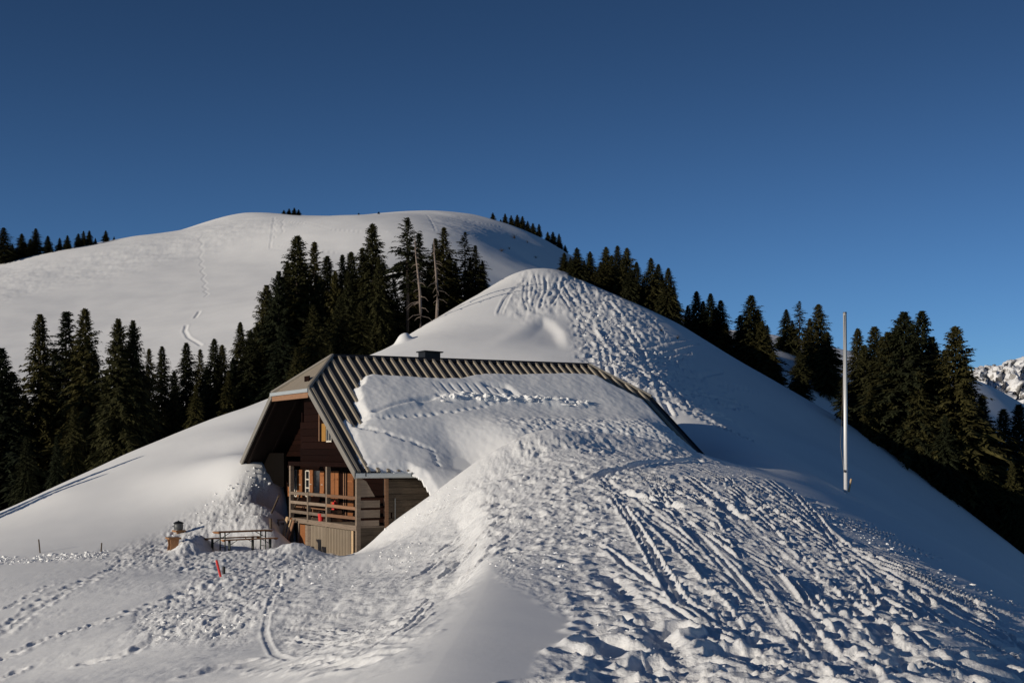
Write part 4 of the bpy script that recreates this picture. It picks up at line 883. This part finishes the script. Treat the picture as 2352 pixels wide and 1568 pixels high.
gr = tag(empty('kettle_grill', (sp2[0] - .02, sp2[1], sp2[2] + .52), R(20)), 'dark metal cooker standing on the rear wooden stool', 'grill')
MB().tube([(0, 0, .0), (0, 0, .05), (0, 0, .22), (0, 0, .30)], [.17, .2, .21, .19], 14).build('drum', M['steel'], gr, True)
MB().tube([(0, 0, .303), (0, 0, .33), (0, 0, .38), (0, 0, .41)], [.24, .23, .13, .03], 14).build('lid', M['black'], gr, True)
MB().tube([(0, 0, .405), (0, 0, .43)], .03, 8).build('knob', M['black'], gr)
MB().box(-.27, -.215, -.06, .06, .16, .19).build('handle', M['black'], gr)

def stake(name, label, cat, p0, top, r, mat, group=None, band=None):
    o = tag(empty(name, p0), label, cat, group)
    d = mathutils.Vector(top) - mathutils.Vector(p0)
    MB().tube([-.25 * d.normalized(), d * .96], r, 8).build('shaft', mat, o)
    MB().tube([d * .961, d * 1.0], [r * .95, r * .45], 8).build('tip', band or mat, o)
    return o
p = snow_pt(507, 1324); q = ((497 - CX) / F * p[1], p[1], p[2] + 39 / F * p[1])
stake('marker_pole', 'leaning red marker pole in front of the benches', 'pole', p, q, .04, M['red'])
p = snow_pt(514, 1318); stake('short_stake', 'short dark stake beside the red marker pole', 'stake', p, (p[0], p[1], p[2] + .25), .05, M['black'])
p = snow_pt(92, 1270); stake('fence_stake', 'thin fence stake at the far left edge of the snow field', 'stake', p, (p[0] - .06, p[1], p[2] + 32 / F * p[1]), .03, M['log'], 'thin fence stakes in the left snow field')
p = snow_pt(232, 1270); stake('fence_stake', 'thin fence stake nearer the wooden stools', 'stake', p, (p[0] + .03, p[1], p[2] + 24 / F * p[1]), .028, M['log'], 'thin fence stakes in the left snow field')
p = snow_pt(622, 1215); stake('short_post', 'short weathered post in the snow behind the table end', 'post', p, (p[0], p[1], p[2] + .45), .06, M['log'])

# planks and poles leaning by the stair
for i, (x0, x1, y0_, y1_, wd, mt, lab) in enumerate(((285, 320, 1275, 915, .16, 'pale', 'wide pale board leaning leftmost by the hut stairs'), (300, 312, 1265, 935, .05, 'pale', 'thin pale pole leaning against the stairs beside the wide board'), (330, 378, 1255, 930, .06, 'pale', 'pale orange-tipped pole leaning second from the veranda post'), (365, 405, 1250, 960, .13, 'brown', 'dark brown board leaning closest to the veranda post'))):
    bx, bz = front_l(*c2(x0, y0_), FA - .55); tx2, tz2 = front_l(*c2(x1, y1_), FA - .3)
    b0p = hut_pt(FA - .62, bx, max(bz, GZ - .02)); t0p = hut_pt(FA - .2, tx2, tz2)
    o = tag(empty('leaning_board' if wd > .1 else 'leaning_pole', b0p), lab, 'board' if wd > .1 else 'pole', 'boards and poles leaning by the stairs')
    d = mathutils.Vector(t0p) - mathutils.Vector(b0p); sx_ = mathutils.Vector((UX, UY, 0)) * .02; sy_ = mathutils.Vector((VX, VY, 0)) * wd
    e0 = d * -.06
    MB().hexa([e0 - sx_ - sy_, e0 + sx_ - sy_, e0 + sx_ + sy_, e0 - sx_ + sy_, d * .93 - sx_ - sy_, d * .93 + sx_ - sy_, d * .93 + sx_ + sy_, d * .93 - sx_ + sy_]).build('shaft', M[mt], o)
    MB().hexa([d * .931 - sx_ - sy_, d * .931 + sx_ - sy_, d * .931 + sx_ + sy_, d * .931 - sx_ + sy_, d - sx_ - sy_ * .8, d + sx_ - sy_ * .8, d + sx_ + sy_ * .8, d - sx_ + sy_ * .8]).build('tip', M['shut'] if i == 2 else M[mt], o)
# red things on the veranda
def bucket(name, label, loc, r0, r1, h):
    o = tag(empty(name, loc), label, 'bucket' if 'bucket' in name else 'can')
    MB().tube([(0, 0, 0), (0, 0, h)], [r0, r1], 14).build('body', M['red'], o, False)
    MB().tube([(0, 0, h + .001), (0, 0, h + .025)], [r1 * 1.08, r1 * 1.08], 14).build('rim', M['red'], o)
    k = 9; MB().tube([(r1 * math.cos(math.pi * i / k), 0, h + .02 + .12 * math.sin(math.pi * i / k)) for i in range(k + 1)], .008, 5).build('handle', M['steel'], o)
    return o
by, bz = front_l(*c2(860, 975), FA + .22); bucket('red_bucket', 'red bucket on the veranda floor behind the middle post', hut_pt(FA - .13, by, FZ + .036), .1, .13, .3) if False else bucket('red_bucket', 'red bucket on the veranda edge beside the middle post', hut_pt(FA + .0, by, FZ + .036), .10, .13, .30)
ry, rz2 = front_l(*c2(965, 875), FA + .4)
jc = tag(empty('red_jerrycan', hut_pt(FA + .45, ry, FZ + .54)), 'red canister standing on a crate on the veranda', 'canister')
jc.rotation_euler = (0, 0, R(30))
MB().prism([(-.08, -.14, 0), (-.08, .14, 0), (-.08, .14, .24), (-.08, .02, .33), (-.08, -.14, .33)], (.16, 0, 0)).build('body', M['red'], jc)
MB().tube([(0, .1, .24), (0, .15, .33)], .03, 8).build('spout', M['black'], jc)
MB().box(-.02, .02, -.12, .0, .36, .39).build('handle', M['red'], jc)
cr = tag(empty('wooden_crate', hut_pt(FA + .45, ry, FZ + .021), R(90) - TH), 'brown wooden crate under the red canister on the veranda', 'crate')
for k in range(3):
    for s_ in (-1, 1):
        MB().box(-.22, .22, s_ * .3 - .012, s_ * .3 + .012, .02 + k * .17, .15 + k * .17).build('slat', M['brown'], cr)
        MB().box(s_ * .232 - .01, s_ * .232 + .01, -.3, .3, .02 + k * .17, .15 + k * .17).build('slat', M['brown'], cr)
MB().box(-.22, .22, -.287, .287, .49, .515).build('lid', M['brown'], cr)

# ------------------------------------------------------------------ flagpole
fp = snow_pt(1943, 1130, 50); D = fp[1]
fl = tag(empty('flagpole', fp), 'tall bare silver flagpole on the shaded slope', 'flagpole')
ht = 415 / F * D; tl = -2.5 / F * D
MB().tube([(-.0, 0, -.5), (tl * .5, 0, ht * .5), (tl, 0, ht)], [.098, .096, .086], 20).build('pole', M['alu'], fl, True)
MB().tube([(tl, 0, ht + .001), (tl, 0, ht + .05)], [.1, .09], 16).build('cap', M['steel'], fl)
MB().tube([(tl - .06, -.09, ht - .1), (tl - .12, -.1, ht * .55), (tl - .24, -.1, ht * .27), (-.12, -.1, ht * .12)], .010, 5).build('halyard', M['rope'], fl)
MB().box(-.12, -.04, -.13, -.09, ht * .12, ht * .12 + .12).build('cleat', M['steel'], fl)
p = snow_pt(1948, 1128, 50); stake('wooden_stake', 'short pale wooden stake right beside the flagpole base', 'stake', (p[0] + .03, p[1], p[2]), (p[0] + .16, p[1], p[2] + .66), .05, M['pale'])

# ------------------------------------------------------------------ trees
def spruce(seed, rad, levels, droop, bare=0.05, dens=1.0, ragged=.25):
    r = random.Random(seed); V = []; Fc = []
    def tri(a, b, c): n = len(V); V.extend((a, b, c)); Fc.append((n, n + 1, n + 2))
    NB = int(levels * 9 * dens); az = 0.0
    sect = [r.uniform(1 - ragged, 1 + ragged * .6) for _ in range(60)]
    if True:
        for bi in range(NB):
            u_ = (bi + r.random()) / NB; t = 1 - (1 - u_) ** 1.25 if u_ < 1 else 1; h = min(bare + (1 - bare) * t, .985); az += 2.39996 + r.uniform(-.35, .35)
            prof = (1 - t) ** .78 * (0.66 + 0.34 * min(1, t / .2)) + .008
            l = rad * prof * r.uniform(1 - ragged * 1.5, 1 + ragged * .7) * sect[int(t * 14) % 15 * 4 + int(az / 1.57) % 4]
            up = .22 + .6 * t ** 2; dr = droop * (1.15 - .8 * t) * r.uniform(.7, 1.3)
            ca2, sa2 = math.cos(az), math.sin(az); tip = None
            npos = max(3, int((3 + 26 * l) * 2.3 * .55)); ls0 = .014 + .25 * l
            for k in range(npos):
                s = (k + r.random()) / npos; s = .12 + .88 * s
                x = l * s; zz = h + l * (up * s - dr * s * s)
                px_, py_ = ca2 * x, sa2 * x
                for sd_ in (-1, 1, 0):
                    ls = ls0 * (1.05 - .55 * s) * r.uniform(.7, 1.3)
                    an = az + sd_ * r.uniform(.5, 1.1); dn = -r.uniform(.15, .75) if sd_ else -r.uniform(.5, 1.6)
                    q = 1 / math.sqrt(1 + dn * dn); ex, ey, ez = math.cos(an) * q * ls, math.sin(an) * q * ls, dn * q * ls
                    wd = ls * r.uniform(.16, .30); wx, wy = -math.sin(an) * wd, math.cos(an) * wd; wz = r.uniform(-.5, .5) * wd
                    tri((px_ - wx, py_ - wy, zz - wz), (px_ + wx, py_ + wy, zz + wz), (px_ + ex, py_ + ey, zz + ez))
            # branch ribbon
            xe = l; ze = h + l * (up - dr); tri((0, 0, h), (ca2 * xe - sa2 * .004, sa2 * xe + ca2 * .004, ze), (ca2 * xe * .6, sa2 * xe * .6, h + l * (.6 * up - .36 * dr) - .012))
    for k in range(10):
        an = r.uniform(0, 6.28); tri((math.cos(an) * .006, math.sin(an) * .006, .955), (-math.cos(an) * .006, -math.sin(an) * .006, .955), (math.cos(an) * .002, 0, 1.0 - r.uniform(0, .02)))
    me = bpy.data.meshes.new('crown'); me.from_pydata(V, [], Fc); me.update(); me.materials.append(M['needles']); return me
def trunk_mesh(mat, r0=.018, seed=0):
    b = MB(); b.tube([(0, 0, -.08), (0, 0, .02), (.002, 0, .3), (-.002, .002, .65), (0, 0, .97)], [r0 * 1.25, r0, r0 * .8, r0 * .45, r0 * .08], 8)
    me = bpy.data.meshes.new('trunk'); me.from_pydata(b.v, [], b.f); me.update(); me.materials.append(mat); return me
PROT = {
 'a': spruce(1, .27, 42, .75), 'b': spruce(2, .24, 42, .95, .06), 'c': spruce(3, .31, 44, .6, .02, 1.1), 'd': spruce(4, .225, 40, .85, .08, .85, .4), 'e': spruce(5, .29, 42, .8, .03),
 's': spruce(6, .21, 32, .7, .2, .5, .5), 'w': spruce(7, .22, 26, .55, .40, .8, .55)}
TRK = trunk_mesh(M['bark'])
ORD = ['first', 'second', 'third', 'fourth', 'fifth', 'sixth', 'seventh', 'eighth', 'ninth', 'tenth', 'eleventh', 'twelfth', 'thirteenth', 'fourteenth', 'fifteenth', 'sixteenth', 'seventeenth', 'eighteenth', 'nineteenth', 'twentieth', 'twenty-first', 'twenty-second', 'twenty-third', 'twenty-fourth', 'twenty-fifth', 'twenty-sixth', 'twenty-seventh', 'twenty-eighth', 'twenty-ninth', 'thirtieth', 'thirty-first', 'thirty-second'] + ['thirty-' + q for q in ('third', 'fourth', 'fifth', 'sixth', 'seventh', 'eighth', 'ninth')] + ['fortieth'] + ['forty-' + q for q in ('first', 'second', 'third', 'fourth', 'fifth')]
def plant(px, Y, top, kind, wide, label, group, base=None):
    gx, gy, gz = ground(px, Y)
    if base is not None: gz = (YH - base) / F * Y
    gz = gz - .15; H = (YH - top) / F * Y - gz
    o = tag(empty('spruce_tree', (gx, gy, gz), rng.uniform(0, 6.28)), label, 'tree', group)
    c = bpy.data.objects.new('crown', PROT[kind]); COL.objects.link(c); c.parent = o; q = wide * rng.uniform(.97, 1.12); c.scale = (H * q, H * q * rng.uniform(.9, 1.08), H)
    t = bpy.data.objects.new('trunk', TRK); COL.objects.link(t); t.parent = o; t.scale = (H, H, H)
    return o
def row(lst, fmt, group):
    lst = sorted(lst, key=lambda q: q[0])
    for i, q in enumerate(lst):
        H = (YH - q[2]) / F * q[1] - ground(q[0], q[1])[2]; sz = 'tall' if H > 13 else ('small' if H < 6 else 'mid-sized')
        plant(q[0], q[1], q[2], q[3], q[4], fmt % (sz, ORD[i]), group, q[5] if len(q) > 5 else None)
# left of the hut
row([(2, 92, 795, 'a', 1.32), (28, 100, 850, 'e', 1.32), (55, 97, 905, 'c', 1.19), (92, 98, 716, 'b', 1.05), (128, 106, 800, 'd', 1.19), (152, 102, 711, 'd', 1.32), (196, 97, 705, 'a', 1.00), (215, 108, 800, 'e', 1.05), (272, 88, 729, 'c', 0.82), (306, 89, 733, 'c', 0.76), (342, 98, 798, 'd', 1.05), (372, 104, 792, 'b', 1.05), (428, 108, 784, 'b', 1.19), (460, 112, 800, 'd', 1.19), (492, 106, 775, 'b', 1.12), (510, 113, 790, 'a', 1.05), (552, 110, 737, 'b', 1.05), (575, 106, 758, 'a', 1.05),
     (-30, 96, 840, 'a', 1.19), (400, 100, 890, 'e', 0.93), (525, 104, 850, 'e', 0.93), (60, 86, 1000, 'e', 0.93), (170, 88, 930, 'e', 0.93), (340, 92, 900, 'e', 0.93), (450, 96, 880, 'e', 0.93), (130, 82, 1000, 'e', 0.80), (20, 104, 880, 'c', .9), (110, 108, 860, 'c', .9), (175, 106, 820, 'c', .8), (245, 100, 850, 'e', .8), (288, 96, 800, 'c', .7), (320, 102, 860, 'c', .8), (400, 110, 850, 'c', .8), (475, 108, 840, 'c', .8), (535, 108, 820, 'c', .8), (590, 112, 740, 'c', .7)],
    '%s dark spruce, %s from the left in the row left of the hut', 'spruces in the row left of the hut')
# behind the hut
row([(612, 116, 652, 'c', 0.89), (628, 112, 690, 'd', 1.29), (683, 112, 538, 'a', 1.12), (722, 116, 552, 'd', 1.29), (752, 118, 584, 'b', 1.15), (786, 118, 582, 'd', 1.15), (806, 114, 576, 'a', 1.01), (832, 120, 566, 'd', 1.29), (856, 112, 511, 'a', 1.04), (880, 120, 600, 'e', 1.01), (962, 118, 533, 'd', 1.44), (1020, 118, 520, 'd', 1.51), (1000, 121, 545, 'b', 1.01), (1068, 119, 531, 's', 1.59), (1092, 119, 562, 'd', 1.37), (1108, 119, 598, 'b', 1.22),
     (650, 102, 740, 'e', 1.15), (600, 108, 790, 'e', 1.15), (720, 104, 700, 'e', 1.09), (780, 106, 680, 'e', 1.09), (830, 106, 690, 'e', 1.09), (885, 110, 680, 'e', 1.01), (680, 98, 800, 'e', 1.01), (760, 99, 790, 'e', 1.01), (1045, 122, 600, 'e', 1.15), (905, 112, 640, 'd', 1.29), (640, 110, 620, 'c', .75), (660, 114, 600, 'e', .8), (700, 112, 600, 'e', .8), (735, 112, 640, 'c', .8), (770, 112, 620, 'c', .8), (800, 110, 620, 'e', .8), (840, 112, 600, 'c', .75), (870, 110, 590, 'e', .75), (945, 116, 600, 'e', .8), (985, 118, 600, 'e', .8), (1032, 119, 580, 'e', .8), (1080, 119, 590, 'e', .8)],
    '%s dark spruce, %s from the left in the cluster behind the hut', 'spruces in the cluster behind the hut')
plant(936, 111, 497, 'w', 1.15, 'tall spruce with bare lower trunk and broken top behind the chimney', 'spruces in the cluster behind the hut')
# skyline left
row([(8, 425, 522, 'a', 1.81), (50, 432, 536, 'c', 1.62), (70, 436, 548, 'a', 1.81), (82, 432, 524, 'a', 1.81), (110, 430, 541, 'c', 1.45), (137, 432, 546, 'a', 1.62), (155, 432, 540, 'c', 1.45), (180, 436, 536, 'c', 1.54), (192, 440, 530, 'a', 1.62), (205, 438, 529, 'c', 1.45), (219, 440, 546, 'b', 1.62), (243, 444, 529, 'c', 1.54), (262, 448, 543, 'b', 1.62), (28, 430, 560, 'e', 1.62), (-20, 430, 540, 'a', 1.81)],
    '%s spruce on the far left skyline, %s from the left', 'spruces on the far left skyline')
row([(652, 480, 482, 'c', 1.99), (664, 481, 479, 'c', 1.81), (676, 481, 477, 'c', 1.62), (686, 482, 481, 'c', 1.62), (870, 498, 486, 'c', 2.17), (824, 490, 489, 'c', 2.17)], '%s spruce on top of the far snow hill, %s from the left', 'small spruces on top of the far hill')
row([(1132, 516, 488, 'c', 1.62), (1160, 516, 490, 'c', 1.45), (1174, 516, 494, 'e', 1.62), (1188, 516, 493, 'c', 1.45), (1200, 516, 496, 'c', 1.45), (1212, 516, 507, 'e', 1.62), (1224, 516, 512, 'c', 1.45), (1238, 516, 514, 'b', 1.62), (1258, 516, 532, 'c', 1.45), (1270, 516, 532, 'c', 1.36), (1284, 516, 536, 'b', 1.62), (1150, 516, 503, 'e', 1.62), (1298, 516, 562, 'e', 1.62)],
    '%s spruce, %s from the left down the right edge of the far hill', 'spruces down the right edge of the far hill')
# right of the knoll
row([(1296, 121, 580, 'c', 1.48), (1325, 116, 568, 'c', 1.33), (1355, 122, 577, 'c', 1.33), (1392, 121, 566, 'c', 1.18), (1418, 120, 563, 'a', 1.18), (1440, 120, 568, 'c', 1.18), (1446, 113, 618, 'e', 1.33), (1462, 118, 600, 'b', 1.41), (1495, 114, 591, 'e', 1.26), (1512, 116, 605, 'b', 1.41), (1535, 112, 614, 'b', 1.48), (1600, 122, 667, 'b', 1.41), (1580, 123, 700, 'e', 1.26), (1632, 121, 672, 'b', 1.41), (1655, 119, 688, 'a', 1.33), (1668, 117, 740, 'e', 1.26),
     (1700, 118, 722, 'e', 1.26), (1726, 116, 676, 'a', 1.48), (1750, 115, 735, 'e', 1.33), (1776, 112, 805, 'e', 1.41), (1806, 144, 709, 'b', 1.57), (1836, 143, 690, 's', 1.57), (1880, 136, 697, 'a', 1.48), (1838, 109, 804, 'c', 1.33), (1900, 134, 760, 'e', 1.26), (1762, 142, 745, 'b', 1.41), (1380, 119, 600, 'e', 1.41), (1478, 114, 640, 'e', 1.26), (1310, 119, 590, 'e', 1.2), (1342, 119, 598, 'e', 1.2), (1405, 119, 585, 'e', 1.1), (1430, 118, 590, 'e', 1.1), (1520, 115, 630, 'e', 1.1), (1548, 113, 655, 'e', 1.1), (1615, 122, 690, 'e', 1.1), (1645, 120, 705, 'e', 1.1), (1712, 117, 730, 'e', 1.1), (1740, 116, 710, 'c', 1.0), (1820, 144, 735, 'e', 1.1), (1860, 140, 730, 'e', 1.1)],
    '%s spruce, %s from the left on the ridge between summit and flagpole', 'spruces on the ridge between the summit and the flagpole')
row([(1934, 103, 868, 's', 1.34), (1970, 116, 751, 'b', 1.10), (2008, 118, 747, 'a', 1.10), (2040, 107, 760, 'c', 1.40), (2076, 106, 713, 'c', 1.34), (2118, 111, 709, 'b', 1.16), (2150, 107, 800, 'e', 0.98), (2195, 105, 746, 'a', 1.34), (2230, 106, 900, 'e', 0.98), (2256, 114, 905, 'a', 0.98), (2280, 106, 985, 'c', 0.98), (2305, 120, 935, 'b', 1.10), (2340, 118, 925, 'a', 1.10), (2325, 102, 1060, 'e', 0.98), (2362, 105, 1000, 'e', 1.10), (2400, 106, 1040, 'a', 1.10), (2000, 105, 880, 'e', 0.98), (2110, 104, 850, 'e', 0.98), (2170, 102, 950, 'e', 0.98), (2260, 102, 1060, 'e', 0.98), (2350, 100, 1150, 'e', 0.85), (1985, 112, 790, 'c', 1.0), (2025, 112, 770, 'e', 1.0), (2060, 108, 745, 'c', 1.0), (2095, 112, 740, 'e', 1.0), (2140, 110, 770, 'c', 1.0), (2170, 110, 800, 'e', 1.0), (2215, 108, 830, 'c', 1.0), (2245, 106, 960, 'e', 1.0)],
    '%s spruce, %s from the left in the dark stand right of the flagpole', 'spruces in the dark stand right of the flagpole')
row([(2298, 258, 900, 'a', 1.1), (2312, 262, 908, 'c', 1.0), (2326, 264, 918, 'b', 1.0), (2344, 268, 930, 'a', 1.0), (2276, 255, 893, 'c', 1.)], '%s distant spruce under the rocky mountain, %s from the left', 'distant spruces under the rocky mountain')
# trees just outside the left edge whose long shadow lies across the slope
for i, (px, Y, top) in enumerate(((-300, 70, 905), (-345, 68, 960))):
    plant(px, Y, top, 'b', .9, ['tall', 'shorter'][i] + ' spruce standing beyond the left edge of the snow slope', 'spruces beyond the left edge')

# dead snags
def snag(label, px, Y, top, lean, seed):
    gx, gy, gz = ground(px, Y); gz -= .2; H = (YH - top) / F * Y - gz; r = random.Random(seed)
    o = tag(empty('dead_spruce', (gx, gy, gz)), label, 'tree', 'dead grey spruces behind the hut')
    cur = [(lean * H * t + .1 * math.sin(5 * t), 0, H * t) for t in (0, .2, .4, .6, .8, 1)]
    MB().tube([(0, 0, -.4)] + cur, [.16, .13, .115, .10, .08, .05, .025], 8).build('trunk', M['deadbark'], o, True)
    for k in range(34):
        t = r.uniform(.12, .95); L = (1.3 * (1 - t) + .2) * r.uniform(.3, 1.1); az = r.uniform(0, 6.28); x0 = lean * H * t + .1 * math.sin(5 * t)
        MB().tube([(x0, 0, H * t), (x0 + math.cos(az) * L * .6, math.sin(az) * L * .6, H * t - .12 * L), (x0 + math.cos(az) * L, math.sin(az) * L, H * t - .45 * L)], [.028, .018, .008], 4, False).build('branch', M['deadbark'], o)
snag('leaning bare dead spruce trunk behind the hut chimney', 966, 103, 545, -.05, 3)
snag('straight bare dead spruce trunk right of the leaning one', 1003, 105.5, 548, -.02, 4)

# low bushes and twigs poking out of the snow
def bush(label, px, py, ymin, r, group, n_=34):
    p = snow_pt(px, py, ymin); rr = random.Random(int(px * 7 + py)); b = MB()
    o = tag(empty('low_shrub', p), label, 'shrub', group)
    for k in range(n_):
        az = rr.uniform(0, 6.28); el = rr.uniform(.3, 1.4); L = r * rr.uniform(.5, 1.1); d = mathutils.Vector((math.cos(az) * math.cos(el), math.sin(az) * math.cos(el), math.sin(el))) * L
        b.tube([(0, 0, -.05), d * .6, d + mathutils.Vector((0, 0, -.15 * L))], [.02 * r + .006, .014 * r + .004, .006], 4, False)
    b.build('twigs', M['twig'], o)
bush('dark twiggy shrub under the round snow hump beside the spruces', 912, 776, 80, .55, None, 60)
for (px, py, r, lab) in ((1182, 550, 2.2, 'dark shrub highest on the shaded side of the far hill'), (1212, 558, 1.4, 'tiny dark shrub second highest on the shaded far hill'), (1152, 580, 1.5, 'small dark shrub leftmost on the shaded far hill'), (1170, 572, 1.2, 'tiny dark shrub right of the leftmost one on the shaded far hill'), (1230, 595, 1.3, 'small dark shrub lowest on the shaded far hill')):
    bush(lab, px, py, 200, r, 'shrubs on the shaded far hill', 20)
bush('small brown twig tuft near the right knoll edge', 1519, 762, 70, .3, 'twig tufts on the right knoll edge', 14); bush('small brown twig tuft lower on the right knoll edge', 1556, 779, 70, .3, 'twig tufts on the right knoll edge', 14)
